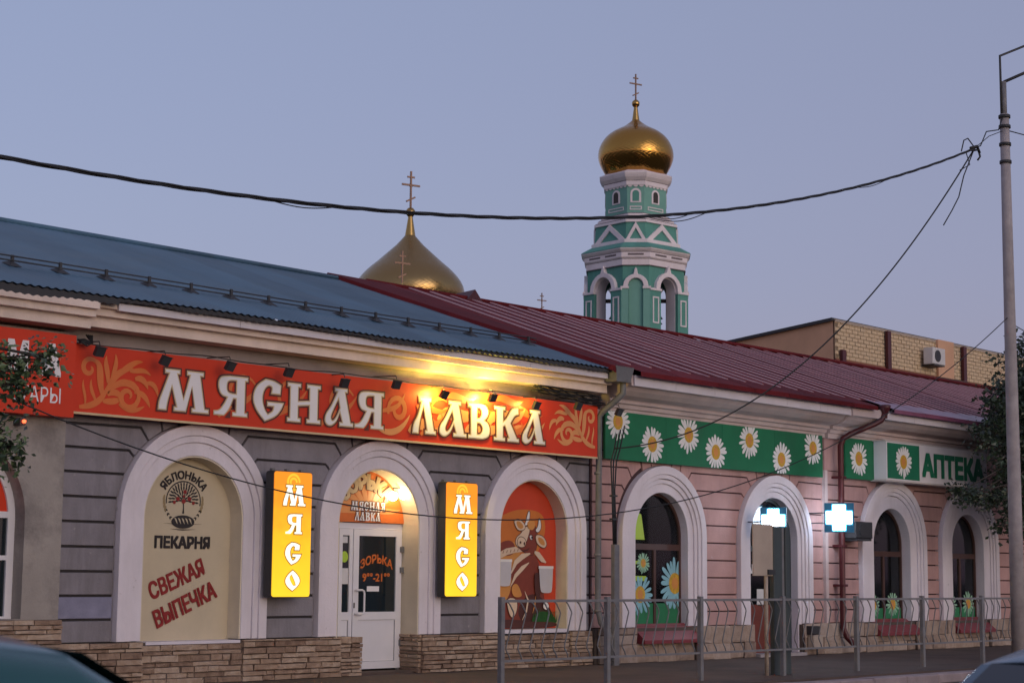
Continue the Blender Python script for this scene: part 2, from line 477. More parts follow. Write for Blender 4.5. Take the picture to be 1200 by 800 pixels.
class MB:
    def __init__(s):
        s.v = []; s.f = []; s.uv = None; s.sm = []; s.mi = []; s.cur = 0
    def add(s, vs, fs, smooth=False):
        b = len(s.v)
        s.v += [tuple(p) for p in vs]
        s.f += [tuple(i + b for i in f) for f in fs]
        s.sm += [smooth] * len(fs)
        s.mi += [s.cur] * len(fs)
        return s
    def box(s, x0, x1, y0, y1, z0, z1):
        vs = [(x0,y0,z0),(x1,y0,z0),(x1,y1,z0),(x0,y1,z0),(x0,y0,z1),(x1,y0,z1),(x1,y1,z1),(x0,y1,z1)]
        return s.add(vs, [(0,3,2,1),(4,5,6,7),(0,1,5,4),(1,2,6,5),(2,3,7,6),(3,0,4,7)])
    def rbox(s, x0, x1, y0, y1, z0, z1, b=0.01):
        """box with chamfered edges round the front (y0) face"""
        vs = [(x0,y1,z0),(x1,y1,z0),(x1,y1,z1),(x0,y1,z1),
              (x0,y0+b,z0),(x1,y0+b,z0),(x1,y0+b,z1),(x0,y0+b,z1),
              (x0+b,y0,z0+b),(x1-b,y0,z0+b),(x1-b,y0,z1-b),(x0+b,y0,z1-b)]
        fs = [(0,3,2,1),(8,9,10,11)]
        for i in range(4):
            j = (i+1) % 4
            fs += [(i,j,4+j,4+i),(4+i,4+j,8+j,8+i)]
        return s.add(vs, fs)
    def prism(s, poly, y0, y1, holes=(), back=True, bev=0.0):
        """polygon in x,z extruded along y from y0 (front, faces -y) to y1"""
        loops = [poly] + list(holes)
        fl = [p for l in loops for p in l]
        tris = tessellate_polygon([[Vector((p[0], p[1], 0)) for p in l] for l in loops])
        n = len(fl)
        fr = fl
        if bev > 0:
            fr = [p for l in loops for p in offset(l, -bev if area(l) * (1 if l is poly else -1) != 0 else 0, hole=(l is not poly))]
        vs = [(p[0], y0, p[1]) for p in fr]
        fs = []
        for t in tris:
            a, b_, c = (fl[i] for i in t)
            cr = (b_[0]-a[0])*(c[1]-a[1]) - (b_[1]-a[1])*(c[0]-a[0])
            fs.append(tuple(t) if cr > 0 else (t[0], t[2], t[1]))
        k = 0
        if bev > 0:
            vs += [(p[0], y0 + bev, p[1]) for p in fl]; k = n
        if y1 is not None and y1 != y0:
            vs += [(p[0], y1, p[1]) for p in fl]
        ff = list(fs)
        o = 0
        for li, l in enumerate(loops):
            m = len(l)
            ccw = area(l) > 0
            if li: ccw = not ccw
            for i in range(m):
                j = (i + 1) % m
                layers = []
                if bev > 0: layers.append((0, n))
                if y1 is not None and y1 != y0: layers.append((k, k + n))
                for (q0, q1) in layers:
                    quad = (q0+o+i, q1+o+i, q1+o+j, q0+o+j)
                    ff.append(quad if ccw else quad[::-1])
            o += m
        if back and y1 is not None and y1 != y0:
            ff += [tuple(i + k + n for i in f[::-1]) for f in fs]
        return s.add(vs, ff)
    def tube(s, path, r, n=8, caps=True, smooth=True):
        path = [Vector(p) for p in path]
        rs = r if isinstance(r, (list, tuple)) else [r] * len(path)
        vs = []; fs = []
        t0 = (path[1] - path[0]).normalized()
        ref = Vector((0, 0, 1)) if abs(t0.z) < 0.9 else Vector((1, 0, 0))
        nx = t0.cross(ref).normalized()
        for i, p in enumerate(path):
            t = (path[min(i+1, len(path)-1)] - path[max(i-1, 0)]).normalized()
            nx = (nx - t * nx.dot(t)).normalized()
            ny = t.cross(nx)
            for k in range(n):
                a = 2 * PI * k / n
                vs.append(p + (nx * math.cos(a) + ny * math.sin(a)) * rs[i])
        for i in range(len(path) - 1):
            for k in range(n):
                k2 = (k + 1) % n
                fs.append((i*n+k, i*n+k2, (i+1)*n+k2, (i+1)*n+k))
        if caps:
            fs.append(tuple(range(n))[::-1])
            fs.append(tuple((len(path)-1)*n + k for k in range(n)))
        return s.add(vs, fs, smooth)
    def lathe(s, prof, c, n=24, uv=False, smooth=True, a0=0):
        """profile list of (r, z) turned round the vertical through c"""
        vs = []; fs = []
        for r, z in prof:
            for k in range(n):
                a = 2*PI*k/n + a0
                vs.append((c[0] + r*math.cos(a), c[1] + r*math.sin(a), c[2] + z))
        b = len(s.f)
        for i in range(len(prof) - 1):
            for k in range(n):
                k2 = (k+1) % n
                fs.append((i*n+k, i*n+k2, (i+1)*n+k2, (i+1)*n+k))
        if uv:
            s.uv = {}
            for i in range(len(prof)-1):
                for k in range(n):
                    s.uv[b + i*n + k] = [(k/n, i/(len(prof)-1)), ((k+1)/n, i/(len(prof)-1)), ((k+1)/n, (i+1)/(len(prof)-1)), (k/n, (i+1)/(len(prof)-1))]
        return s.add(vs, fs, smooth)
    def strip(s, prof, x0, x1):
        """closed profile of (y, z) points extruded along x"""
        n = len(prof)
        vs = [(x0, p[0], p[1]) for p in prof] + [(x1, p[0], p[1]) for p in prof]
        ar = sum(prof[i][0]*prof[(i+1)%n][1] - prof[(i+1)%n][0]*prof[i][1] for i in range(n))
        fs = []
        for i in range(n):
            j = (i+1) % n
            q = (i, n+i, n+j, j)
            fs.append(q if ar < 0 else q[::-1])
        tr = tessellate_polygon([[Vector((p[0], p[1], 0)) for p in prof]])
        for t in tr:
            a, b, c = (prof[i] for i in t)
            cr = (b[0]-a[0])*(c[1]-a[1]) - (b[1]-a[1])*(c[0]-a[0])
            t = tuple(t) if cr > 0 else (t[0], t[2], t[1])
            fs.append(t[::-1])
            fs.append(tuple(i+n for i in t))
        return s.add(vs, fs)
    def xform(s, M):
        s.v = [tuple(M @ Vector(p)) for p in s.v]
        return s
    def build(s, name, m, parent=None, label=None, cat=None, group=None, kind=None):
        me = bpy.data.meshes.new(name)
        if parent:
            org = world_of(parent)
        else:
            xs = [p[0] for p in s.v]; ys = [p[1] for p in s.v]; zs = [p[2] for p in s.v]
            org = Vector(((min(xs)+max(xs))/2, (min(ys)+max(ys))/2, min(zs)))
        me.from_pydata([(p[0]-org.x, p[1]-org.y, p[2]-org.z) for p in s.v], [], s.f)
        ms = m if isinstance(m, (list, tuple)) else [m]
        for q in ms: me.materials.append(MATS[q])
        me.polygons.foreach_set('use_smooth', s.sm)
        if len(ms) > 1: me.polygons.foreach_set('material_index', s.mi)
        if s.uv:
            ul = me.uv_layers.new(name='UVMap')
            for pi, cs in s.uv.items():
                for li, c in zip(me.polygons[pi].loop_indices, cs):
                    ul.data[li].uv = c
        me.update()
        o = bpy.data.objects.new(name, me)
        col.objects.link(o)
        if parent:
            o.parent = parent
            WL[o.name] = org
        else:
            o.location = org
            WL[o.name] = org
        tag(o, label, cat, group, kind)
        return o

def area(l):
    return sum(l[i][0]*l[(i+1)%len(l)][1] - l[(i+1)%len(l)][0]*l[i][1] for i in range(len(l))) / 2

def offset(l, d, hole=False):
    """grow (d>0) or shrink a polygon; holes the other way round"""
    n = len(l)
    sgn = 1 if area(l) > 0 else -1
    if hole: sgn = -sgn
    out = []
    for i in range(n):
        p0, p1, p2 = l[i-1], l[i], l[(i+1) % n]
        e1 = (p1[0]-p0[0], p1[1]-p0[1]); e2 = (p2[0]-p1[0], p2[1]-p1[1])
        l1 = math.hypot(*e1) or 1e-9; l2 = math.hypot(*e2) or 1e-9
        n1 = (e1[1]/l1*sgn, -e1[0]/l1*sgn); n2 = (e2[1]/l2*sgn, -e2[0]/l2*sgn)
        bx, by = n1[0]+n2[0], n1[1]+n2[1]
        q = bx*bx + by*by
        if q < 0.5: q = 0.5
        out.append((p1[0] + d*2*bx/q, p1[1] + d*2*by/q))
    return out

def smooth_poly(l, it=2):
    pts = [(p[0], p[1], len(p) > 2) for p in l]
    for _ in range(it):
        out = []
        n = len(pts)
        for i, p in enumerate(pts):
            if not p[2]:
                out.append(p); continue
            a, b = pts[i-1], pts[(i+1) % n]
            ka = 0.25 if a[2] else 0.5
            kb = 0.25 if b[2] else 0.5
            ka = kb = 0.25
            out.append((p[0]+(a[0]-p[0])*ka, p[1]+(a[1]-p[1])*ka, True))
            out.append((p[0]+(b[0]-p[0])*kb, p[1]+(b[1]-p[1])*kb, True))
        pts = out
    return [(p[0], p[1]) for p in pts]

def arc(cx, cz, r, a0, a1, n):
    return [(cx + r*math.cos(R(a0+(a1-a0)*i/n)), cz + r*math.sin(R(a0+(a1-a0)*i/n))) for i in range(n+1)]

def arch_poly(cx, hw, spring, z0, n=28):
    """counter-clockwise arch outline: straight sides from z0, half circle above"""
    return [(cx-hw, z0), (cx+hw, z0)] + arc(cx, spring, hw, 0, 180, n)

def arch_band(cx, ro, ri, spring, z0, n=28):
    return [(cx+ri, z0), (cx+ro, z0)] + arc(cx, spring, ro, 0, 180, n) + [(cx-ro, z0), (cx-ri, z0)] + arc(cx, spring, ri, 180, 0, n)

def stroke(path, w, n=None):
    """tapered ribbon along a path; w: list of half widths"""
    L, Rr = [], []
    m = len(path)
    for i, p in enumerate(path):
        a = path[max(i-1, 0)]; b = path[min(i+1, m-1)]
        dx, dz = b[0]-a[0], b[1]-a[1]
        d = math.hypot(dx, dz) or 1e-9
        ww = w[i] if isinstance(w, (list, tuple)) else w
        L.append((p[0]-dz/d*ww, p[1]+dx/d*ww)); Rr.append((p[0]+dz/d*ww, p[1]-dx/d*ww))
    return Rr + L[::-1]

def bez(p0, p1, p2, p3, n=12):
    o = []
    for i in range(n+1):
        t = i/n; u = 1-t
        o.append((u**3*p0[0]+3*u*u*t*p1[0]+3*u*t*t*p2[0]+t**3*p3[0], u**3*p0[1]+3*u*u*t*p1[1]+3*u*t*t*p2[1]+t**3*p3[1]))
    return o

def ellipse(cx, cz, rx, rz, n=24, rot=0):
    c, s_ = math.cos(R(rot)), math.sin(R(rot))
    return [(cx + rx*math.cos(2*PI*i/n)*c - rz*math.sin(2*PI*i/n)*s_, cz + rx*math.cos(2*PI*i/n)*s_ + rz*math.sin(2*PI*i/n)*c) for i in range(n)]

_tc = {}
def text2d(body, bold=0.0):
    k = (body, bold)
    if k in _tc: return _tc[k]
    c = bpy.data.curves.new('t', 'FONT')
    c.body = body
    c.offset = bold
    c.resolution_u = 4
    o = bpy.data.objects.new('t', c)
    me = bpy.data.meshes.new_from_object(o)
    vs = [(v.co.x, v.co.y) for v in me.vertices]
    fs = [tuple(p.vertices) for p in me.polygons]
    bpy.data.objects.remove(o); bpy.data.curves.remove(c); bpy.data.meshes.remove(me)
    _tc[k] = (vs, fs)
    return _tc[k]

def put_text(mb, body, x0, x1, z0, z1, y, bold=0.0, rot=0, fn=None):
    """flat lettering facing -y; bold thickens the strokes (fraction of the height)"""
    vs, fs = text2d(body)
    ax = min(v[0] for v in vs); bx = max(v[0] for v in vs)
    az = min(v[1] for v in vs); bz = max(v[1] for v in vs)
    c, s_ = math.cos(R(rot)), math.sin(R(rot))
    b = bold*(z1-z0)
    sh = [(0, 0)] if bold == 0 else [(b*i, b*j) for i in (-1, -.33, .33, 1) for j in (-1, 0, 1)]
    for k, (dx, dz) in enumerate(sh):
        out = []
        for vi, v in enumerate(vs):
            u = b + dx + (v[0]-ax)/(bx-ax)*(x1-x0-2*b); w = b + dz + (v[1]-az)/(bz-az)*(z1-z0-2*b)
            if fn: px, pz = fn(u, w)
            else: px, pz = x0 + u*c - w*s_, z0 + u*s_ + w*c
            out.append((px, y - .0006*k, pz))
        ff = []
        for f in fs:
            cr = sum(out[f[i]][0]*out[f[(i+1)%len(f)]][2] - out[f[(i+1)%len(f)]][0]*out[f[i]][2] for i in range(len(f)))
            ff.append(f if cr > 0 else f[::-1])
        # strokes of a glyph may overlap: every triangle lies on its own hair-thin level
        v2 = []; f2 = []
        for fi, f in enumerate(ff):
            f2.append(tuple(range(len(v2), len(v2)+len(f))))
            v2 += [(out[q][0], out[q][1] - .000017*(fi % 29), out[q][2]) for q in f]
        mb.add(v2, f2)
    return mb

def copy_tree(o, parent=None, loc=None):
    c = o.copy()
    col.objects.link(c)
    c.parent = parent
    if loc is not None: c.location = loc
    for ch in list(o.children):
        copy_tree(ch, c)
    return c

# slavonic display letters, unit height
S1 = 1
GL = {
 'М': ([(0,0),(0.01,.2,1),(.12,.48,1),(.27,.9),(.16,.9),(.16,1),(.56,1),(.56,.9),(.49,.9),(.67,.3),(.83,.9),(.75,.9),(.75,1),(1.2,1),(1.2,.9),(1.11,.9),(1.25,.1),(1.36,.1),(1.36,0),(.9,0),(.9,.1),(.98,.1),(.89,.62),(.74,0),(.42,0),(.42,.1),(.49,.1),(.35,.6),(.27,.3,1),(.23,.1,1),(.22,0)], []),
 'Я': ([(.54,0),(.98,0),(.98,.1),(.90,.1),(.90,.9),(.98,.9),(.98,1),(.45,1),(.15,.97,1),(.10,.72,1),(.2,.5,1),(.38,.46),(.30,.3,1),(.16,.12,1),(0,.1),(0,0),(.30,0),(.44,.15,1),(.56,.44),(.64,.44),(.64,.1),(.54,.1)], [[(.64,.56),(.5,.56,1),(.38,.6,1),(.36,.72,1),(.38,.86,1),(.5,.89,1),(.64,.89)]]),
 'С': ([(.36,1.02),(.6,1.0,1),(.80,.9),(.78,.66),(.52,.66),(.56,.84,1),(.42,.87,1),(.30,.7,1),(.28,.45,1),(.36,.22,1),(.44,.13),(.58,.22,1),(.60,.34),(.42,.34),(.42,.45),(.88,.45),(.82,.28,1),(.66,.08,1),(.36,-.05),(.12,.2,1),(0,.5,1),(.1,.84,1)], []),
 'Н': ([(0,0),(.42,0),(.42,.1),(.34,.1),(.34,.42),(.70,.46),(.70,.1),(.62,.1),(.62,0),(1.06,0),(1.06,.1),(.97,.1),(.97,.9),(1.06,.9),(1.06,1),(.62,1),(.62,.9),(.70,.9),(.70,.58),(.34,.54),(.34,.9),(.42,.9),(.42,1),(0,1),(0,.9),(.08,.9),(.08,.1),(0,.1)], []),
 'А': ([(.52,0),(1.0,0),(1.0,.1),(.91,.1),(.70,.9),(.78,.9),(.78,1),(.34,1),(.34,.9),(.43,.9),(.22,.5,1),(.03,.28,1),(0,.06,1),(.18,-.04,1),(.40,.08,1),(.53,.36),(.62,.1),(.52,.1)], [[(.47,.72),(.53,.48),(.42,.24,1),(.28,.1,1),(.2,.2,1),(.3,.42,1)]]),
 'Л': ([(0,0),(.26,0),(.28,.2,1),(.36,.5,1),(.46,.78),(.62,.1),(.54,.1),(.54,0),(1.0,0),(1.0,.1),(.92,.1),(.70,.9),(.78,.9),(.78,1),(.30,1),(.30,.9),(.38,.9),(.24,.5,1),(.04,.26,1)], []),
 'В': ([(0,0),(.55,0),(.8,.06,1),(.86,.3,1),(.76,.48,1),(.62,.54),(.72,.62,1),(.80,.78,1),(.7,.97,1),(.5,1),(0,1),(0,.9),(.1,.9),(.1,.1),(0,.1)], [[(.34,.58),(.46,.6,1),(.54,.74,1),(.48,.88,1),(.34,.89)], [(.34,.12),(.48,.13,1),(.58,.28,1),(.5,.44,1),(.34,.46)]]),
 'К': ([(0,0),(.44,0),(.44,.1),(.36,.1),(.36,.42),(.44,.46),(.60,.1),(.54,.1),(.54,0),(1.0,0),(1.0,.1),(.92,.1),(.66,.54),(.82,.78,1),(.98,.82),(.96,1),(.7,.98,1),(.5,.66,1),(.36,.56),(.36,.9),(.44,.9),(.44,1),(0,1),(0,.9),(.1,.9),(.1,.1),(0,.1)], []),
 'О': ([(.35,1.05),(.14,.82,1),(0,.5,1),(.1,.2,1),(.35,-.05),(.6,.22,1),(.7,.5,1),(.58,.8,1)], [[(.2,.7,1),(.3,.84),(.46,.45,1),(.5,.24),(.38,.2,1),(.24,.5,1)]]),
}
def glyph(ch, x0, x1, z0, z1):
    o, hs = GL[ch]
    o = smooth_poly(o); hs = [smooth_poly(h) for h in hs]
    ax = min(p[0] for p in o); bx = max(p[0] for p in o)
    f = lambda p: (x0 + (p[0]-ax)/(bx-ax)*(x1-x0), z0 + p[1]*(z1-z0))
    return [f(p) for p in o], [[f(p) for p in h] for h in hs]

def slav_letter(parent, ch, x0, x1, z0, z1, y, mats, o1, o2, lift=0.003):
    """letter with two outline layers behind it"""
    o, hs = glyph(ch, x0, x1, z0, z1)
    o = offset(o, -.012); hs = [offset(h, -.012, True) for h in hs]
    front = MB().prism(o, y - 2*lift, y - 2*lift + 0.0015, hs, back=False).build('letter', mats[0], parent)
    if o1: MB().prism(offset(o, o1), y - lift, None, [offset(h, o1, True) for h in hs]).build('outline', mats[1], front)
    if o2: MB().prism(offset(o, o2), y, None, [offset(h, o2, True) for h in hs]).build('shadow', mats[2], front)
    return front

# ================================================================ THE SETTING
def sheet(name, x0, x1, y0, y1, z, m, kind='structure'):
    return MB().add([(x0,y0,z),(x1,y0,z),(x1,y1,z),(x0,y1,z)], [(0,1,2,3)]).build(name, m, kind=kind)
sheet('ground', -2500, 2500, -2500, 2500, -0.17, 'earth')
sheet('road', -300, 300, -7, 14.75, -0.15, 'asphalt')
MB().box(-60, 90, 15.05, 19.99, -0.16, 0.03).build('pavement', 'pavement', kind='structure')
kerb = empty('kerb', (20, 14.9, -0.15)); kerb['kind'] = 'structure'
kproto = None
for i in range(46):
    x = -2 + i * 1.0
    if kproto is None:
        kproto = MB().rbox(x+0.006, x+0.994, 14.75, 15.046, -0.16, 0.0, 0.02).build('kerb_stone', 'kerb_stone', kerb)
        MB_x0 = x
    else:
        c = kproto.copy(); col.objects.link(c); c.location = (x - MB_x0, random.uniform(-.006, .006), random.uniform(-.006, .006))

SPR = 2.27
LV = [0.60, 0.905, 1.215, 1.53, 1.85, 2.175, 2.50, 2.82, 3.14, 3.45]

def arch_x(z, Rr):
    return Rr if z <= SPR else math.sqrt(max(Rr*Rr - (z-SPR)**2, 0))

def level_path(z, Rr):
    """end of a bed joint measured from the arch axis (positive distance), out to the arch edge"""
    if abs(z - 3.14) < 0.02: return [(Rr-0.17, z), (arch_x(3.05, Rr), 3.05)]
    if abs(z - 3.45) < 0.02: return [(Rr-0.35, z+.01), (arch_x(3.28, Rr), 3.28)]
    return [(arch_x(z, Rr), z)]

def side_path(c, Rr, za, zb, sgn):
    """boundary of one course along an arch; sgn -1: arch on the right of the pier, +1: on its left"""
    lo = level_path(za, Rr); hi = level_path(zb, Rr)
    a, b = lo[-1][1], hi[-1][1]
    pts = list(lo)
    if b > SPR:
        for k in range(1, 6):
            z = a + (b-a)*k/6
            pts.append((arch_x(z, Rr), z))
    pts += hi[::-1]
    return [(c + sgn*d, z) for d, z in pts]

def rust_pier(parent, left, right, m, y0, y1, gap, top=3.74, z0=None, name='block'):
    """left/right: ('x', X) or ('arch', centre, radius)"""
    lv = list(LV)
    if z0 is not None: lv[0] = z0
    for i in range(len(lv)-1):
        za, zb = lv[i], lv[i+1]
        rp = [(right[1], za), (right[1], zb)] if right[0] == 'x' else side_path(right[1], right[2], za, zb, -1)
        lp = [(left[1], za), (left[1], zb)] if left[0] == 'x' else side_path(left[1], left[2], za, zb, 1)
        poly = rp + lp[::-1]
        MB().prism(offset(poly, -gap), y0, y1, bev=0.006).build(name, 'grey_repaint' if (m == 'grey_plaster' and left == ('x', 13.56) and i == 1) else m, parent)
    za = lv[-1]
    def topside(c, Rr, sgn):
        p = level_path(za, Rr)
        xj = 0.57*Rr/1.285
        zj = SPR + math.sqrt(Rr*Rr - xj*xj)
        pts = list(p)
        for k in range(1, 4):
            d = p[-1][0] + (xj - p[-1][0])*k/4
            pts.append((d, SPR + math.sqrt(Rr*Rr - d*d)))
        pts += [(xj, zj), (xj+0.06, top)]
        return [(c + sgn*d, z) for d, z in pts]
    rp = [(right[1], za), (right[1], top)] if right[0] == 'x' else topside(right[1], right[2], -1)
    lp = [(left[1], za), (left[1], top)] if left[0] == 'x' else topside(left[1], left[2], 1)
    MB().prism(offset(rp + lp[::-1], -gap), y0, y1, bev=0.006).build(name, m, parent)

def voussoirs(parent, c, Rr, m, y0, y1, gap, top=3.74):
    xj = 0.57*Rr/1.285
    xs = [-xj, -0.3, 0.3, xj]
    for a, b in zip(xs[:-1], xs[1:]):
        pts = [(c + a + (b-a)*k/6, SPR + math.sqrt(Rr*Rr - (a+(b-a)*k/6)**2)) for k in range(7)]
        ta = a + math.copysign(0.06 if abs(a) > .4 else 0.03, a); tb = b + math.copysign(0.06 if abs(b) > .4 else 0.03, b)
        poly = pts + [(c+tb, top), (c+ta, top)]
        MB().prism(offset(poly, -gap), y0, y1, bev=0.005).build('voussoir', m, parent)

# rough stone prototypes shared by all plinths
STONE = []
for k in range(5):
    b = MB().rbox(-0.5, 0.5, -0.5, 0.5, -0.5, 0.5, 0.12)
    me = bpy.data.meshes.new('stone')
    me.from_pydata([(p[0]+random.uniform(-.03,.03), p[1]+random.uniform(-.14,.14), p[2]+random.uniform(-.06,.06)) for p in b.v], [], b.f)
    me.materials.append(MATS['ledge_stone'])
    STONE.append(me)
STONE2 = [m.copy() for m in STONE]
for m_ in STONE2:
    m_.materials.clear(); m_.materials.append(MATS['pink_stone'])

def stone_face(parent, x0, x1, z0, z1, y, protos, hmin=0.05, hmax=0.095, wmin=0.14, wmax=0.52, axis='x', dep=0.07):
    org = world_of(parent)
    z = z0
    while z < z1 - 0.02:
        h = min(random.uniform(hmin, hmax), z1 - z)
        if z1 - (z+h) < hmin*0.6: h = z1 - z
        x = x0
        while x < x1 - 0.02:
            w = random.uniform(wmin, wmax) * (0.7 + 0.6*random.random())
            if x1 - (x+w) < wmin: w = x1 - x
            o = bpy.data.objects.new('stone', random.choice(protos))
            col.objects.link(o)
            o.parent = parent
            dd = dep * random.uniform(0.8, 1.25)
            if axis == 'x':
                o.location = Vector((x + w/2, y - dd/2 + 0.02, z + h/2)) - org
                o.scale = ((w-0.012)*random.choice((1,-1)) if False else w-0.012, dd, h-0.012)
            else:
                o.location = Vector((y - dd/2 + 0.02, x + w/2, z + h/2)) - org
                o.rotation_euler = (0, 0, -PI/2)
                o.scale = (w-0.012, dd, h-0.012)
            x += w
        z += h

# ================================================================ SHOP BUILDING (grey, left)
shop = empty('shop_building', (18.5, 20, 0), 'grey rusticated shop building with blue metal roof and white arched openings', 'building')
CL = [15.74, 19.29, 22.88]
RO = 1.285
RI = 0.86
holes = [arch_poly(CL[0], RI+.01, SPR, 0.60), arch_poly(CL[1], RI+.01, SPR, 0.02), arch_poly(CL[2], RI+.01, SPR, 0.60)]
MB().prism([(13.5,-0.1),(24.38,-0.1),(24.38,4.7),(13.5,4.7)], 20.0, 20.36, holes).build('wall', 'grey_groove', shop)
MB().box(8.0, 24.38, 20.6, 30.5, -0.1, 4.98).build('rear_wall', 'grey_plaster', shop)
piers = [(('x', 13.56), ('arch', CL[0], RO)), (('arch', CL[0], RO), ('arch', CL[1], RO)), (('arch', CL[1], RO), ('arch', CL[2], RO)), (('arch', CL[2], RO), ('x', 24.36))]
for l, r in piers:
    rust_pier(shop, l, r, 'grey_plaster', 19.958, 20.0, 0.017)
for c in CL:
    voussoirs(shop, c, RO, 'grey_plaster', 19.958, 20.0, 0.016)
    z0 = 0.615
    a = MB().prism(arch_band(c, RO, 1.14, SPR, z0), 19.86, 20.0, bev=0.006).build('arch_surround', 'arch_white', shop)
    MB().prism(arch_band(c, 1.141, 1.045, SPR, z0), 19.89, 20.0, bev=0.006).build('moulding', 'arch_white', a)
    MB().prism(arch_band(c, 1.046, RI, SPR, z0), 19.92, 20.0, bev=0.006).build('moulding', 'arch_white', a)
    MB().prism(arch_band(c, RI+.006, RI-.02, SPR, z0-(.55 if c == CL[1] else 0)), 19.935, 20.35).build('reveal', 'reveal_cream', a)

# projecting bay at the left end
bayw = [(8.0,-0.1),(13.5,-0.1),(13.5,4.6),(8.0,4.6)]
MB().prism(bayw, 19.8, 20.3, [arch_poly(11.95, 1.0, 2.2, 0.93)]).build('bay_wall', 'risalit_plaster', shop)
w = MB().prism(arch_band(11.95, 1.0, 0.90, 2.2, 0.93), 20.02, 20.09).build('window_frame', 'pvc_white', shop)
MB().box(10.95, 12.95, 20.015, 20.085, 0.86, 0.96).build('sill', 'pvc_white', w)
MB().box(11.05, 12.85, 20.022, 20.088, 2.19, 2.27).build('crossbar', 'pvc_white', w)
MB().box(11.05, 12.85, 20.021, 20.087, 1.66, 1.72).build('crossbar', 'pvc_white', w)
MB().prism([(12.85,2.27),(11.05,2.27)][::-1] + arc(11.95,2.2,0.905,4,176,20), 20.05, 20.07).build('transom_panel', 'sign_red', shop)
MB().box(11.02, 12.88, 20.05, 20.06, 0.93, 2.2).build('pane', 'car_glass', shop)
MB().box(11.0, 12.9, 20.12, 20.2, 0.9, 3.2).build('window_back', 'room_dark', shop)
bp_ = MB().box(8.0, 13.53, 19.77, 19.8, -0.1, 0.92).build('bay_plinth', 'mortar', shop)
stone_face(bp_, 11.6, 13.53, 0.03, 0.92, 19.78, STONE)

# cornice
def corn(x0, x1, dy, dz, name='cornice', m='cornice_cream'):
    pr = [(20.3,4.69),(20.3,5.02),(19.42,5.02),(19.42,4.925),(19.50,4.925),(19.50,4.83),(19.61,4.83),(19.61,4.69)]
    return MB().strip([(y+dy if y < 20 else y, z+dz) for y, z in pr], x0, x1).build(name, m, shop)
corn(13.62, 24.4, 0, 0)
corn(8.0, 13.6, -0.13, -0.05)
MB().box(13.5, 24.39, 19.93, 20.3, 4.43, 4.688).build('frieze', 'frieze_grey', shop)
for i in range(5):
    x0 = 13.95 + i*2.04
    MB().box(x0+.004, min(x0+2.036, 24.13), 19.375, 19.418, 4.905, 5.0).build('fascia_board', 'fascia_white', shop)
# blue corrugated roof
def blue_right(t): return 24.15 - 1.2*t
mb = MB()
N = 780
rows = 6
vs = []; fs = []
for j in range(rows+1):
    t = j/rows
    xr = blue_right(t)
    for i in range(N+1):
        x = 7.6 + (xr-7.6)*i/N
        wv = 0.010*math.sin(2*PI*x/0.125)
        vs.append((x, 19.26 + 5.74*t, 5.065 + 2.0*t + wv + 0.012*math.sin(x*0.9)*(1-t)))
for j in range(rows):
    for i in range(N):
        a = j*(N+1)+i
        fs.append((a, a+1, a+N+2, a+N+1))
mb.add(vs, fs, True)
roof = mb.build('roof', 'blue_roof', shop)
MB().add([(7.6,25,7.07),(22.95,25,7.07),(22.95,31,5.0),(7.6,31,5.0)], [(0,1,2,3)]).build('rear_roof', 'blue_roof', roof)
MB().add([(23.8,19.6,4.99),(22.9,25,7.0),(22.9,30.6,5.0)], [(0,2,1),(0,1,2)]).build('gable', 'grey_plaster', shop)
MB().tube([(7.6,25,7.09),(15,25,7.08),(22.95,25,7.09)], 0.05, 6).build('ridge_cap', 'blue_roof', roof)
# ragged eave edge under the sheets, black to stand in for the shade there
mb = MB()
vs = []; fs = []
n = 640
for i in range(n+1):
    x = 7.6 + (24.1-7.6)*i/n
    wv = 0.010*math.sin(2*PI*x/0.125) + 0.012*math.sin(x*0.9)
    thick = 0.045 + 0.012*math.sin(x*1.7) + 0.008*math.sin(x*5.1) + (0.045 if x < 13.9 else 0)
    vs += [(x, 19.285, 5.05+wv), (x, 19.29, 5.05+wv-thick), (x, 19.43, 5.03-thick*.5)]
for i in range(n):
    a = 3*i
    fs += [(a, a+1, a+4, a+3), (a+1, a+2, a+5, a+4)]
mb.add(vs, fs)
mb.build('eave_edge_shade', 'dark_metal', roof)
# snow guard
sg = MB()
for dz in (0.05, 0.11):
    sg.tube([(12.3,20.56,5.53+dz),(18,20.56,5.52+dz),(23.6,20.56,5.53+dz)], 0.011, 5)
guard = sg.build('snow_guard', 'dark_metal', roof)
bpro = None
x = 12.36
while x < 23.6:
    if bpro is None:
        b = MB().box(x-.02, x+.02, 20.545, 20.575, 5.5, 5.655)
        b.add([(x-.10,20.46,5.49),(x+.10,20.46,5.49),(x+.10,20.66,5.56),(x-.10,20.66,5.56),(x-.03,20.52,5.55),(x+.03,20.52,5.55),(x+.03,20.60,5.58),(x-.03,20.60,5.58)],
              [(0,1,5,4),(1,2,6,5),(2,3,7,6),(3,0,4,7),(4,5,6,7)])
        bpro = b.build('guard_bracket', 'dark_metal', guard); bx0 = x
    else:
        c = bpro.copy(); col.objects.link(c); c.location = (x-bx0, random.uniform(-.02,.02), 0); c.rotation_euler = (0,0,0)
    x += 0.735
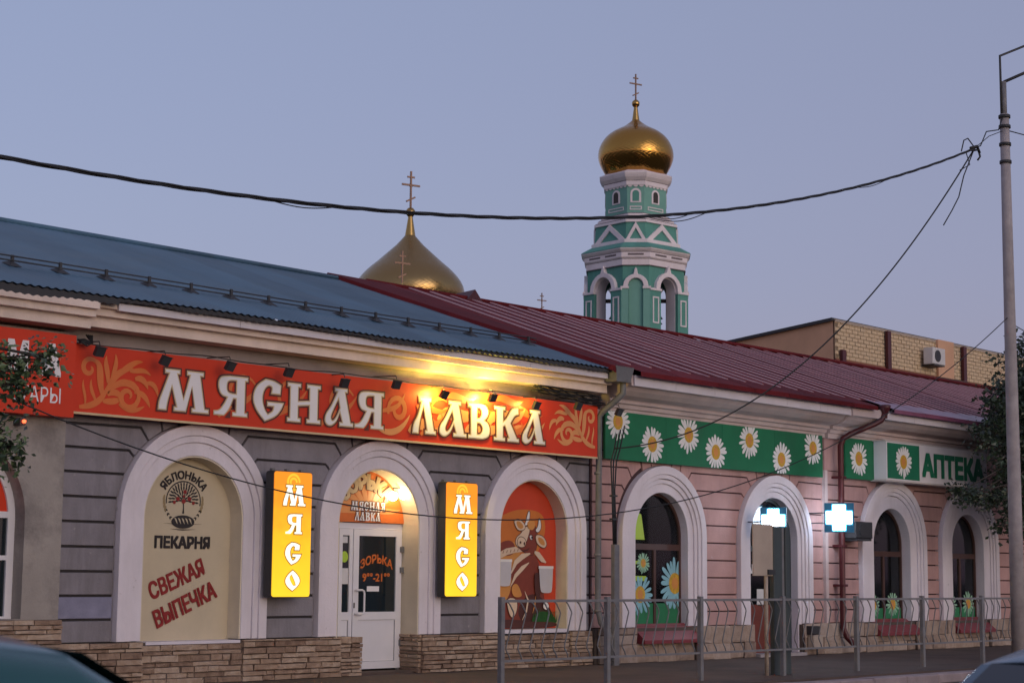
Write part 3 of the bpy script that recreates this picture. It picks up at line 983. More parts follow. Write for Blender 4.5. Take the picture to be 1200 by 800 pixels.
# plinth
pl = MB().box(13.55, 18.42, 19.87, 20.0, -0.1, 0.595).box(20.16, 24.3, 19.87, 20.0, -0.1, 0.595).build('plinth', 'mortar', shop)
for (a, b, y, zt) in ((13.55,14.86,19.86,0.61),(14.86,16.58,19.90,0.56),(16.58,18.44,19.86,0.61),(20.14,21.96,19.86,0.61),(21.96,23.72,19.90,0.57),(23.72,24.28,19.86,0.61)):
    stone_face(pl, a, b, 0.03, zt, y, STONE)
stone_face(pl, 19.86, 20.34, 0.03, 0.62, 20.14, STONE, axis='y')
stone_face(pl, 18.44, 18.9, 0.03, 0.61, 19.9, STONE, wmin=.2, wmax=.3)
MB().box(18.44, 18.9, 19.91, 20.3, -0.05, 0.6).build('door_step_side', 'mortar', shop)

# bakery niche
nic = MB().prism(arch_poly(CL[0], 0.90, SPR, 0.58), 20.19, 20.3).build('bakery_panel', 'bakery_beige', shop, label='beige niche panel with bakery lettering and bread logo')
MB().box(14.93, 16.55, 19.86, 20.2, 0.565, 0.605).build('sill', 'fascia_white', shop)
yb = 20.186
put_text(MB(), 'ПЕКАРНЯ', 15.26, 16.22, 1.855, 2.03, yb, bold=0.055).build('lettering', 'print_black', nic)
put_text(MB(), 'СВЕЖАЯ', 15.245, 16.23, 1.145, 1.395, yb, bold=0.035, rot=21.5).build('lettering', 'print_red', nic)
put_text(MB(), 'ВЫПЕЧКА', 15.345, 16.465, 0.765, 1.02, yb-.010, bold=0.035, rot=22.5).build('lettering', 'print_red', nic)
lcx, lcz = 15.735, 2.51
def onarc(u, w):
    a = R(152 - u/1.0*124)
    return lcx + (0.335+w)*1.06*math.cos(a), lcz + (0.31+w)*0.98*math.sin(a)
put_text(MB(), 'ЯБЛОНЬКА', 0, 1.0, 0, 0.125, yb, bold=0.045, fn=onarc).build('lettering', 'print_black', nic)
lg = MB()
lg.prism(stroke([(lcx+.295*math.cos(R(a)), lcz+.275*math.sin(R(a))) for a in range(-12, 193, 8)], 0.009), yb, None)
k = 0
for ring, cnt, sz in ((0.05,6,.034),(0.11,10,.04),(0.17,15,.042),(0.22,17,.038)):
    for i in range(cnt):
        a = R(-8 + 196*i/(cnt-1))
        x, z = lcx + ring*1.05*math.cos(a), lcz + 0.015 + ring*math.sin(a)
        k += 1
        lg.prism(stroke([(x+t*sz*math.cos(a), z+t*sz*math.sin(a)) for t in (-1,-.4,.3,1)], [0.001,.012,.013,.001]), yb-0.0006*(k%3), None)
lg.prism(stroke([(lcx,lcz-.17),(lcx+.004,lcz-.1),(lcx,lcz)], [.018,.009,.006]), yb-.002, None)
for sgn in (-1, 1):
    for i in range(7):
        a = R(190 + 14 + i*11) if sgn < 0 else R(-10 - 14 - i*11)
        x, z = lcx + .33*math.cos(a), lcz + .02 + .33*math.sin(a)
        t = a + PI/2*(-sgn)
        for q in (-.5, .5):
            lg.prism(stroke([(x+s_*.045*math.cos(t+q), z+s_*.045*math.sin(t+q)) for s_ in (0,.5,1)], [.003,.013,.001]), yb-.0005*(i%2)-.001*(q>0), None)
loaf = ellipse(lcx, lcz-.285, .20, .092, 28)
lg.prism(loaf, yb-.0032, None)
lg.prism(stroke([(lcx-.33,lcz-.31),(lcx,lcz-.32),(lcx+.33,lcz-.31)], [.001,.007,.001]), yb, None)
lg.prism(stroke([(lcx-.22,lcz-.385),(lcx,lcz-.395),(lcx+.22,lcz-.385)], [.001,.009,.001]), yb, None)
logo = lg.build('logo', 'print_black', nic)
sl = MB()
for i in range(5):
    x = lcx - .13 + i*.062
    sl.prism(stroke(bez((x-.02,lcz-.235),(x+.015,lcz-.25),(x+.01,lcz-.28),(x+.035,lcz-.315),6), [.002,.008,.011,.011,.008,.005,.002]), yb-.005, None)
sl.build('loaf_cut', 'bakery_beige', logo)
ap = MB()
for i, (dx, dz, r) in enumerate(((-.1,.03,.032),(0,.0,.036),(.1,.035,.033),(.02,.13,.03),(-.16,-.02,.026),(.17,-.02,.026),(0,.07,.02))):
    ap.prism(ellipse(lcx+dx, lcz+dz, r, r*.95, 12), yb-.005, None)
ap.build('berry', 'print_red', logo)
wh = MB()
for sgn in (-1, 1):
    for i in range(4):
        a = R(180 - 4 + i*9) if sgn < 0 else R(4 - i*9)
        x, z = lcx + .335*math.cos(a), lcz + .02 + .33*math.sin(a)
        wh.prism(ellipse(x, z, .018, .042, 10, rot=12*sgn), yb-.001*(i%2), None)
wh.build('wheat_ear', 'print_tan', logo)

# glazed door
yd = 20.30
dr = MB()
dr.box(18.70, 18.765, yd, yd+.08, 0.06, 2.31)
dr.box(18.765, 20.16, yd, yd+.08, 2.22, 2.31)
dr.box(20.10, 20.16, yd, yd+.08, 0.06, 2.22)
door = dr.build('door_frame', 'pvc_white', shop)
def leaf(x0, x1, name, fr, handle):
    m = MB()
    m.box(x0, x0+fr, yd-.03, yd+.04, 0.10, 2.215).box(x1-fr, x1, yd-.03, yd+.04, 0.10, 2.215)
    m.box(x0+fr, x1-fr, yd-.03, yd+.04, 2.115, 2.215).box(x0+fr, x1-fr, yd-.03, yd+.04, 0.10, 0.21).box(x0+fr, x1-fr, yd-.03, yd+.04, 0.84, 0.96)
    d = m.build(name, 'pvc_white', shop)
    MB().box(x0+fr-.003, x1-fr+.003, yd-.006, yd+.0, 0.95, 2.12).build('pane', 'car_glass', d)
    MB().box(x0+fr-.003, x1-fr+.003, yd-.012, yd+.01, 0.20, 0.85).build('panel', 'pvc_white', d)
    g = MB()
    for (za, zb) in ((0.205, 0.845),):
        g.box(x0+fr, x0+fr+.008, yd-.014, yd-.012, za, zb).box(x1-fr-.008, x1-fr, yd-.014, yd-.012, za, zb)
        g.box(x0+fr+.008, x1-fr-.008, yd-.014, yd-.012, zb-.009, zb).box(x0+fr+.008, x1-fr-.008, yd-.014, yd-.012, za, za+.009)
    g.build('panel_gasket', 'pvc_gap', d)
    return d
d1 = leaf(18.77, 19.055, 'side_door_leaf', 0.07, False)
d2 = leaf(19.07, 20.095, 'door_leaf', 0.115, True)
MB().tube([(19.115,yd-.02,1.29),(19.115,yd-.085,1.29),(19.125,yd-.10,1.29),(19.20,yd-.10,1.29),(19.235,yd-.10,1.275),(19.245,yd-.10,1.24),(19.245,yd-.10,0.98),(19.235,yd-.10,0.945),(19.20,yd-.10,0.93),(19.125,yd-.10,0.93),(19.115,yd-.085,0.93),(19.115,yd-.02,0.93)], 0.016, 8).build('door_handle', 'pvc_white', d2)
MB().box(19.085, 19.11, yd-.036, yd-.03, 1.02, 1.1).build('keyhole', 'print_black', d2)
for z in (1.92, 1.60, 0.48):
    MB().box(20.06, 20.125, yd-.06, yd-.03, z-.045, z+.045).build('hinge', 'zinc', d2)
dz_ = lambda u, w: (19.57 + (u-.41)*1.0, 1.66 + w + .16*math.cos((u-.41)*3.0))
put_text(MB(), 'ЗОРЬКА', 0, .82, 0, .14, yd-.009, bold=.03, fn=lambda u, w: (19.575 + (u-.41)*.84, 1.58 + w + .12*math.cos((u-.41)*3.4))).build('door_lettering', 'sign_orange', d2)
put_text(MB(), '9°°-21°°', 19.28, 19.86, 1.42, 1.55, yd-.009, bold=.03).build('door_lettering', 'sign_orange', d2)
MB().box(19.38, 19.64, yd-.010, yd-.008, 1.27, 1.35).build('notice', 'sign_white', d2)
MB().prism(ellipse(18.90, 1.79, .075, .085), yd-.010, yd-.008).build('green_sticker', 'lime', d1, label='round green sticker')
MB().box(18.845, 18.98, yd-.010, yd-.008, 1.38, 1.62).build('notice', 'ac_white', d1)
MB().box(18.845, 18.96, yd-.010, yd-.008, 2.0, 2.10).build('notice', 'ac_white', d1)
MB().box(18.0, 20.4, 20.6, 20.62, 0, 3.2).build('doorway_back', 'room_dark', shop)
MB().box(18.44, 20.14, 19.95, 20.6, -0.02, 0.07).build('threshold', 'pavement', shop)

# transom sign above the door
tp = [(20.12,2.32)] + [p for p in arc(CL[1], SPR, 0.845, 3.5, 176.5, 24)] + [(18.46,2.32)]
tr = MB().prism(tp, 20.26, 20.33).build('transom_sign', 'sign_orange', shop, label='orange arched panel above the shop door')
fl = MB()
for i in range(9):
    a = R(20 + i*17.5)
    p0 = (CL[1]+.12*math.cos(a), 2.36+.1*math.sin(a)); p3 = (CL[1]+.8*math.cos(a), SPR+.78*math.sin(a))
    fl.prism(stroke(bez(p0, (p0[0]+.1, p0[1]+.2), (p3[0]-.2, p3[1]-.1), p3, 8), [.002,.02,.035,.045,.05,.045,.035,.02,.002]), 20.257-.001*(i % 3), None)
fl.build('flame_print', 'sign_orange_light', tr)
zl = lambda u, w: (CL[1] + (0.50+w)*math.cos(R(146 - u*112)), 2.36 + (0.46+w)*math.sin(R(146 - u*112)))
put_text(MB(), 'ЗОРЬКА', 0, 1, 0, .25, 20.246, bold=.06, fn=lambda u, w: zl(u, w)).build('lettering', 'sign_tan', tr)
put_text(MB(), 'ЗОРЬКА', 0, 1, 0, .25, 20.2545, bold=.10, fn=lambda u, w: zl(u, w*1.06-.008)).build('lettering', 'sign_brown', tr)
def small_word(word, x0, x1, z0, z1, y, parent, m1='sign_white', m2='sign_brown'):
    adv = [1.36 if c == 'М' else 1.06 if c == 'Н' else .9 for c in word]
    tot = sum(adv) + .12*(len(word)-1)
    k = (x1-x0)/tot
    x = x0
    f = MB(); g = MB()
    for c, a in zip(word, adv):
        o, hs = glyph(c, x, x+a*k, z0, z1)
        f.prism(o, y, None, hs)
        g.prism(offset(o, .014), y+.003, None, [offset(h, .006, True) for h in hs])
        x += (a+.12)*k
    f.build('lettering', m1, parent); g.build('lettering_outline', m2, parent)
small_word('МЯСНАЯ', 18.98, 19.70, 2.50, 2.635, 20.247, tr)
small_word('ЛАВКА', 19.06, 19.60, 2.345, 2.475, 20.247, tr)

# door lamps
dl = empty('door_lamp', (19.98, 20.05, 2.74), 'pair of glowing white globe lamps inside the shop door arch', 'lamp')
MB().lathe([(0.001,-.075),(.05,-.055),(.072,-.02),(.075,.01),(.055,.055),(.001,.075)], (19.70,20.08,2.73), 16).build('globe', 'globe_glow', dl)
MB().lathe([(0.001,-.07),(.045,-.05),(.066,-.02),(.068,.01),(.05,.05),(.001,.07)], (19.93,20.08,2.755), 16).build('globe', 'globe_glow', dl)
MB().tube([(19.70,20.08,2.80),(19.72,20.10,2.86),(19.93,20.12,2.87),(19.96,20.14,2.86)], .012, 6).build('bracket', 'dark_metal', dl)
# cow panel
cp = MB().prism(arch_poly(CL[2], 0.90, SPR, 0.66), 20.18, 20.3).build('painted_panel', 'cow_back', shop, label='orange and red niche panel painted with a brown cow')
MB().box(22.05, 23.70, 19.87, 20.2, 0.575, 0.655).build('sill', 'fascia_white', shop)
def Q(x, y): return (22.30 + (x-95)/250*1.41, 0.72 + (712-y)/657*2.40)
LY = [20.178]
def cowp(pts, m, smooth=2, name='painted_shape'):
    LY[0] -= 0.0006
    pl_ = smooth_poly([(*Q(x, y), 1) for x, y in pts], smooth)
    if m in ('cow_cream', 'cow_white') or name == 'cow_head':
        MB().prism(offset(pl_, .012), LY[0], None).build('outline', 'cow_dark', cp)
        LY[0] -= 0.0006
    MB().prism(pl_, LY[0], None).build(name, m, cp)
def cows(pts, w, m, name='painted_shape'):
    LY[0] -= 0.0006
    MB().prism(stroke([Q(x, y) for x, y in pts], w), LY[0], None).build(name, m, cp)
cowp([(60,250),(95,222),(160,190),(230,185),(290,205),(300,300),(240,430),(160,520),(60,560)], 'cow_back_orange')
cowp([(60,370),(110,350),(165,330),(185,380),(180,520),(150,640),(60,660)], 'cow_orange')
cowp([(85,345),(140,325),(165,360),(150,400),(85,402)], 'cow_brown')
cowp([(150,520),(135,470),(180,400),(215,380),(255,395),(275,450),(290,560),(300,640),(310,715),(60,715),(70,640),(130,600)], 'cow_brown')
cowp([(165,640),(230,560),(300,600),(345,690),(345,718),(200,718)], 'cow_dark')
cowp([(210,240),(245,250),(262,300),(255,370),(235,400),(205,385),(170,360),(162,330),(185,300)], 'cow_brown', name='cow_head')
cowp([(205,262),(228,270),(215,320),(205,345),(178,365),(160,345),(165,315),(185,300)], 'cow_cream')
cowp([(172,318),(190,312),(208,328),(205,355),(185,362),(168,350)], 'cow_cream')
cowp([(196,338),(204,334),(204,352),(198,352)], 'cow_dark')
cowp([(222,305),(236,305),(238,322),(228,326)], 'cow_white')
cowp([(222,190),(214,205),(206,245),(200,262),(216,256),(224,215)], 'cow_white', name='horn')
cowp([(265,222),(272,232),(276,270),(262,292),(248,282),(262,262)], 'cow_white', name='horn')
cowp([(152,238),(178,232),(204,258),(200,280),(172,286),(158,262)], 'cow_cream', name='ear')
cowp([(160,244),(176,240),(196,262),(190,276),(172,276)], 'cow_orange', name='ear')
cowp([(250,300),(285,306),(303,340),(292,364),(262,348),(252,328)], 'cow_cream', name='ear')
cowp([(258,310),(282,316),(294,340),(288,352),(266,340)], 'cow_orange', name='ear')
cowp([(210,248),(222,234),(232,240),(244,236),(248,256),(242,276),(228,282),(214,272)], 'cow_orange')
cows([(90,400),(120,382),(160,372),(190,378)], [14*.0037,15*.0037,13*.0037,3*.0037], 'cow_cream')
cows([(245,380),(262,392),(280,415),(298,428)], [.02,.05,.045,.012], 'cow_cream')
cows([(225,388),(190,402),(160,430),(140,480)], [.012,.05,.045,.01], 'cow_cream')
cows([(220,430),(190,455),(160,490),(138,540)], [.008,.04,.035,.006], 'cow_cream')
cowp([(140,540),(165,520),(185,560),(190,586),(150,588)], 'cow_orange')
cowp([(120,590),(165,592),(170,640),(150,685),(132,660)], 'cow_cream')
cowp([(236,712),(238,680),(270,650),(310,655),(345,685),(345,716)], 'cow_grass')
cowp([(288,612),(304,610),(314,630),(300,648),(284,634)], 'cow_white')
def pail(x0, x1, y0, y1):
    LY[0] -= .0006
    MB().prism(smooth_poly([(*Q(x0,y0),), (*Q(x1,y0),), (*Q(x1-3,y1-10),1), (*Q(x1-12,y1),1), (*Q(x0+16,y1),1), (*Q(x0+6,y1-12),1)]), LY[0], None).build('pail', 'pail', cp)
    cows([(x0-2,y0+2),(x1+2,y0+2)], .022, 'cow_white')
cowp([(228,309),(235,309),(236,319),(230,321)], 'print_black')
cows([(176,368),(192,378),(212,372),(222,360)], [.002,.012,.012,.002], 'cow_dark')
cowp([(176,334),(183,331),(184,344),(178,345)], 'cow_dark')
for _x in (102,118,134,150,166):
    cows([(_x,392-(_x-95)*.18),(_x+4,378-(_x-95)*.14)], .006, 'cow_brown')
cows([(200,560),(215,600),(208,650),(190,690)], [.004,.02,.018,.004], 'cow_cream')
cows([(250,580),(246,620),(236,660)], [.003,.016,.003], 'cow_orange')
cowp([(240,480),(262,470),(275,520),(270,590),(250,600)], 'cow_dark')
for _x in range(236,345,9):
    cows([(_x,700),(_x+3,672-(_x%4)*6),(_x+9,655-(_x%5)*5)], [.012,.008,.001], 'cow_grass')
cowp([(70,690),(150,685),(240,700),(345,700),(345,728),(70,728)], 'cow_dark')
pail(262, 326, 448, 568)
pail(72, 138, 420, 538)

# ================================================================ RED SIGN BOARDS
sign = empty('shop_sign', (18.9, 19.7, 3.55), 'long red shop signboard with white Slavonic lettering and orange scrolls', 'sign')
MB().box(13.52, 24.25, 19.70, 19.92, 3.56, 4.46).build('board', 'sign_red', sign)
MB().box(13.52, 24.25, 19.692, 19.70, 3.545, 3.575).build('bottom_edge', 'sign_tan', sign)
YS = 19.697
lays = [0]
def scroll(pts, w, m):
    lays[0] = (lays[0] + 1) % 6
    MB().prism(stroke(pts, w), YS - 0.0012*lays[0], None).build('scroll', m, sign)
def spiral(cx, cz, r0, r1, a0, a1, n=20):
    return [(cx + (r0+(r1-r0)*i/n)*math.cos(R(a0+(a1-a0)*i/n)), cz + (r0+(r1-r0)*i/n)*math.sin(R(a0+(a1-a0)*i/n))) for i in range(n+1)]
def taper(n, w, a=.12, b=.02):
    return [w*max(math.sin(PI*min(1, (i/n)*(1-a)+a))**.7, b) for i in range(n+1)]
def flourish(x0, z0, k, flip, big, small):
    X = lambda x, z: (x0 + flip*x*k, z0 + z*k)
    def s(p0, p1, p2, p3, w, m=big, n=14):
        scroll(bez(X(*p0), X(*p1), X(*p2), X(*p3), n), [w*k*q for q in taper(n, 1)], m)
    s((0,0),(.25,.02),(.45,.12),(.52,.42), .05)
    s((.5,.25),(.55,.5),(.75,.65),(.98,.66), .055)
    s((.42,.2),(.3,.45),(.42,.7),(.22,.74), .06)
    s((.50,.40),(.50,.6),(.42,.68),(.46,.82), .045)
    s((.55,.42),(.62,.62),(.66,.72),(.62,.86), .04)
    s((.30,.10),(.22,.25),(.18,.3),(.20,.44), .03, small)
    s((.42,.12),(.55,.12),(.68,.12),(.78,.2), .05, small)
    s((.5,.22),(.62,.3),(.72,.28),(.82,.12), .05)
    s((.55,.3),(.75,.5),(.95,.45),(1.02,.3), .055, small)
    s((.9,.62),(1.05,.62),(1.15,.7),(1.3,.58), .04, small)
    s((1.0,.5),(1.1,.55),(1.2,.5),(1.25,.36), .05)
    s((.62,.5),(.8,.6),(.95,.8),(1.15,.78), .05, small)
    s((1.0,.3),(1.15,.32),(1.25,.22),(1.3,.08), .045, small)
    s((.72,.1),(.9,-.02),(1.05,0),(1.2,.1), .04, small)
    s((.1,.05),(.12,.2),(.02,.3),(.06,.42), .025, small)
    s((1.2,.45),(1.35,.5),(1.42,.4),(1.45,.26), .04, big)
    c = X(.88,.22)
    scroll(spiral(c[0], c[1], .24*k, .03*k, 90 if flip > 0 else 90, (90-500) if flip > 0 else (90+500)), [.045*k*q for q in taper(20, 1)], big)
    c = X(.16,.60)
    scroll(spiral(c[0], c[1], .17*k, .03*k, 0 if flip > 0 else 180, 420 if flip > 0 else -240), [.04*k*q for q in taper(20, 1)], big)
flourish(13.62, 3.64, 0.86, 1, 'sign_orange', 'sign_orange')
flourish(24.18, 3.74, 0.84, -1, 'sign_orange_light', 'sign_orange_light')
# ornament between the words and behind the letters
scroll(spiral(19.40, 4.03, .22, .05, 200, -260), [.045*q for q in taper(20,1)], 'sign_orange')
scroll(bez((19.02,3.98),(19.25,4.05),(19.4,4.0),(19.55,4.3),14), [.04*q for q in taper(14,1)], 'sign_orange')
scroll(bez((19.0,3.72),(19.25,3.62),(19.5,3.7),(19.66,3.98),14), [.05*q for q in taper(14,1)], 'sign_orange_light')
for x in (16.3, 17.2, 18.2, 20.3, 21.2, 22.2):
    scroll(spiral(x, 4.02, .30, .05, 30, 380), [.03*q for q in taper(20,1)], 'sign_orange')
    scroll(bez((x-.4,3.68),(x-.2,3.9),(x+.1,3.8),(x+.35,4.2),14), [.05*q for q in taper(14,1)], 'sign_orange')
for (x, z, w_) in ((20.1,3.78,.09),(20.75,4.0,.11),(21.35,3.82,.10),(21.9,4.05,.11),(22.4,3.85,.08)):  # extra orange strokes, added so the floodlit word turns yellower
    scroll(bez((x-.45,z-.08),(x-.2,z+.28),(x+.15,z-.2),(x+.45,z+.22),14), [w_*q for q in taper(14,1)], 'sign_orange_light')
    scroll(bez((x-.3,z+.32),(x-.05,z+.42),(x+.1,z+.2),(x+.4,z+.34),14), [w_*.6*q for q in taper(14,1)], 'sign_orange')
WORD = [('М',14.85,15.74),('Я',15.80,16.43),('С',16.50,17.10),('Н',17.14,17.81),('А',17.87,18.47),('Я',18.47,19.10),
        ('Л',19.69,20.24),('А',20.29,20.94),('В',20.95,21.49),('К',21.56,22.20),('А',22.25,22.86)]
for ch, a, b in WORD:
    slav_letter(sign, ch, a+.015, b-.015, 3.70, 4.26, 19.688, ('sign_white', 'sign_tan', 'sign_brown'), .017, .042)

side_sign = empty('accessories_sign', (12.4, 19.58, 3.5), 'plain red signboard with white lettering behind the leaves at left', 'sign')
MB().box(9.5, 13.46, 19.58, 19.8, 3.48, 4.54).build('board', 'sign_red', side_sign)
put_text(MB(), 'СУАРЫ', 12.50, 13.25, 3.64, 3.84, 19.576, bold=.0).build('lettering', 'sign_white', side_sign)
put_text(MB(), 'М', 12.45, 12.75, 3.98, 4.40, 19.576, bold=.05).build('letter', 'sign_white', side_sign)
put_text(MB(), 'А', 12.95, 13.24, 3.98, 4.40, 19.576, bold=.05).build('letter', 'sign_white', side_sign)
led = MB().lathe([(.001,-.025),(.022,-.015),(.026,.0),(.022,.018),(.001,.026)], (12.76,19.62,3.385), 10).build('indicator_lamp', 'led_red', None, 'small glowing red indicator lamp under the left red sign', 'lamp')
MB().box(12.72, 12.80, 19.65, 19.8, 3.34, 3.43).build('housing', 'dark_metal', led)

# floodlights above the signs
flpos = [13.71, 14.76, 15.87, 16.94, 18.02, 19.09, 20.13, 21.25, 22.31, 23.39]
fname = ['above the left scroll of the red sign', 'left of the first letter of the red sign', 'between the first two letters of the red sign', 'above the third letter of the red sign', 'above the letter A of the first word', 'above the end of the first word', 'lit, above the start of the second word', 'lit, above the middle of the second word', 'lit, above the last letters of the second word', 'unlit, above the right scroll of the red sign']
def floodlight(x, z, lit, label, y=19.42, tilt=0.0, wall=19.93):
    f = empty('floodlight', (x, wall, z+.1), label, 'floodlight', 'floodlights over the signboards')
    a = MB().box(-.068, .068, -.03, .03, -.068, .06)
    a.box(-.076, .076, -.038, -.028, .06, .072)
    M = Matrix.Translation((x, y, z)) @ Matrix.Rotation(R(28), 4, 'X') @ Matrix.Rotation(tilt, 4, 'Y')
    a.xform(M)
    a.build('housing', 'dark_metal', f)
    g = MB().box(-.056, .056, .0305, .034, -.056, .048).xform(M).build('lens', 'flood_glow' if lit else 'car_glass', f)
    MB().tube([(x, y, z+.08), (x, y+.02, z+.13), (x, wall, z+.15)], .008, 5).build('arm', 'dark_metal', f)
    if lit:
        ld = bpy.data.lights.new('floodlight_light', 'POINT')
        ld.energy = lit; ld.color = (1.0, .74, .13); ld.shadow_soft_size = .04
        lo = bpy.data.objects.new('floodlight_light', ld); col.objects.link(lo); lo.parent = f
        lo.location = Vector((x+.07, y+.10, z+.035)) - Vector((x, wall, z+.1))
    return f
for i, x in enumerate(flpos):
    floodlight(x, 4.33 + (.02, .0, .03, .04, -.02, .05, -.02, .02, -.02, .05)[i], {6: 38, 7: 60, 8: 7}.get(i, 0), 'small black floodlight ' + fname[i], tilt=random.uniform(-.2, .2))
floodlight(24.5, 4.36, 0, 'small black floodlight at the corner above the green banner', tilt=.1)
# cable strung along the sign top
mb = MB()
pts = []
for i in range(80):
    x = 13.6 + 10.6*i/79
    pts.append((x, 19.72, 4.485 + .012*math.sin(x*2.1) + .008*math.sin(x*5.3)))
mb.tube(pts, .008, 5)
mb.build('sign_cable', 'black_cable', None, 'thin black cable running along the top of the red sign', 'cable')
mb = MB()
for k in range(9):
    pts = []
    for i in range(14):
        t = i/13
        pts.append((22.55 + 1.75*t + .06*math.sin(9*t+k), 19.66 + .04*math.sin(7*t+2*k), 4.60 + .05*math.sin(5*t+k*1.3) - .1*t + .01*k))
    mb.tube(pts, .013, 5)
mb.build('cable_tangle', 'black_cable', None, 'tangle of black cables under the cornice at the right end of the red sign', 'cable')
mb = MB()
for k in range(4):
    mb.tube([(13.50+.02*k, 19.62, 4.50), (13.6, 19.55+.02*k, 4.42+.03*k), (13.72, 19.6, 4.47), (13.66+.03*k, 19.66, 4.58)], .013, 5)
mb.build('cable_coil', 'black_cable', None, 'small coil of black cable at the left end of the long red sign', 'cable')

# light boxes
def lightbox(x0, label):
    z0, z1 = 1.19, 2.98
    w_ = .73
    b = empty('vertical_lightbox', (x0+w_/2, 19.75, z0), label, 'sign', 'yellow vertical lightboxes')
    rr = .045
    def rp(d):
        a, c, e, f = x0+d, x0+w_-d, z0+d, z1-d
        r = rr-d*.4
        return arc(c-r, e+r, r, -90, 0, 5) + arc(c-r, f-r, r, 0, 90, 5) + arc(a+r, f-r, r, 90, 180, 5) + arc(a+r, e+r, r, 180, 270, 5)
    MB().prism(rp(0), 19.61, 19.77).build('case', 'dark_metal', b)
    MB().prism(rp(.012), 19.595, 19.61).build('face', 'box_yellow', b)
    for dz in (.25, 1.5):
        MB().box(x0+.1, x0+.16, 19.77, 19.97, z0+dz, z0+dz+.06).box(x0+w_-.16, x0+w_-.1, 19.77, 19.97, z0+dz, z0+dz+.06).build('wall_bracket', 'zinc', b)
    for dx in (.08, .35, .62):
        MB().box(x0+dx-.025, x0+dx+.025, 19.70, 19.76, z1, z1+.035).build('clip', 'zinc', b)
    cx = x0 + w_/2
    for q, (cz, r) in enumerate(((z1-.14,.115),(z1-.14,.06),(z0+1.2,.0))):
        if r: MB().prism(stroke(spiral(cx, cz-.02, r, r*.9, 0, 330, 20), .018), 19.593-.001*q, None).build('swirl', 'box_swirl', b)
    lw = {'М': .42, 'Я': .31, 'С': .30, 'О': .27}
    for ch, (a, e) in zip('МЯСО', ((2.49,2.78),(2.09,2.37),(1.67,1.96),(1.30,1.56))):
        w2 = lw[ch]
        o, hs = glyph(ch, cx-w2/2+.02, cx+w2/2+.02, a, e)
        f = MB().prism(o, 19.588, None, hs).build('letter', 'box_white', b)
        MB().prism(offset(o, .016), 19.591, None, [offset(h, .008, True) for h in hs]).build('outline', 'box_outline', f)
    return b
lightbox(16.865, 'glowing yellow vertical lightbox between the bakery niche and the shop door')
lightbox(20.385, 'glowing yellow vertical lightbox between the shop door and the cow panel')

# ================================================================ PHARMACY BUILDING (pink)
ph = empty('pharmacy_building', (33, 20, 0), 'pink rusticated pharmacy building with maroon standing seam roof and white arches', 'building')
CP = [26.44, 30.09, 34.55, 37.95]
RP = [1.27, 1.27, 1.36, 1.36]
IP = [0.80, 0.84, 0.78, 0.76]
ZB = [0.66, 0.02, 0.66, 0.66]
XE = 51.2
MB().prism([(24.41,-.1),(XE,-.1),(XE,4.6),(24.41,4.6)], 20.0, 20.4, [arch_poly(c, i+.008, SPR, z) for c, i, z in zip(CP, IP, ZB)]).build('wall', 'pink_groove', ph)
MB().box(24.41, XE, 22.5, 31, -.1, 4.98).build('rear_wall', 'pink_plaster', ph)
pp = [(('x', 24.43), ('arch', CP[0], RP[0]+.07)), (('arch', CP[0], RP[0]), ('arch', CP[1], RP[1])), (('arch', CP[1], RP[1]), ('x', 31.92)), (('x', 31.93), ('arch', CP[2], RP[2])), (('arch', CP[2], RP[2]), ('arch', CP[3], RP[3])), (('arch', CP[3], RP[3]), ('x', 41.5))]
for i, (l, r) in enumerate(pp):
    dy = -0.05 if i >= 3 else 0
    rust_pier(ph, l, r, 'pink_plaster', 19.968+dy, 20.0, 0.0125, z0=.64)
MB().box(31.88, 31.98, 19.90, 20.0, .64, 3.74).build('corner_strip', 'pink_trim', ph)
for k, (c, Rr, ri) in enumerate(zip(CP, RP, IP)):
    voussoirs(ph, c, Rr, 'pink_plaster', 19.968, 20.0, 0.012)
    dy = -.05 if k >= 2 else 0
    z0 = .645
    st = [(Rr, Rr-.15, 19.87), (Rr-.149, Rr-.235, 19.895), (Rr-.234, Rr-.32, 19.925)]
    a = MB().prism(arch_band(c, st[0][0], st[0][1], SPR, z0), st[0][2]+dy, 20.0, bev=.006).build('arch_surround', 'arch_white', ph)
    MB().prism(arch_band(c, st[1][0], st[1][1], SPR, z0), st[1][2]+dy, 20.0, bev=.006).build('moulding', 'arch_white', a)
    MB().prism(arch_band(c, st[2][0], st[2][1], SPR, z0), st[2][2]+dy, 20.0, bev=.006).build('moulding', 'arch_white', a)
    MB().prism(arch_band(c, st[2][1]+.001, ri-.012, SPR, z0-(.6 if k == 1 else 0)), 19.955+dy, 20.12, bev=.006).build('reveal', 'arch_white', a)

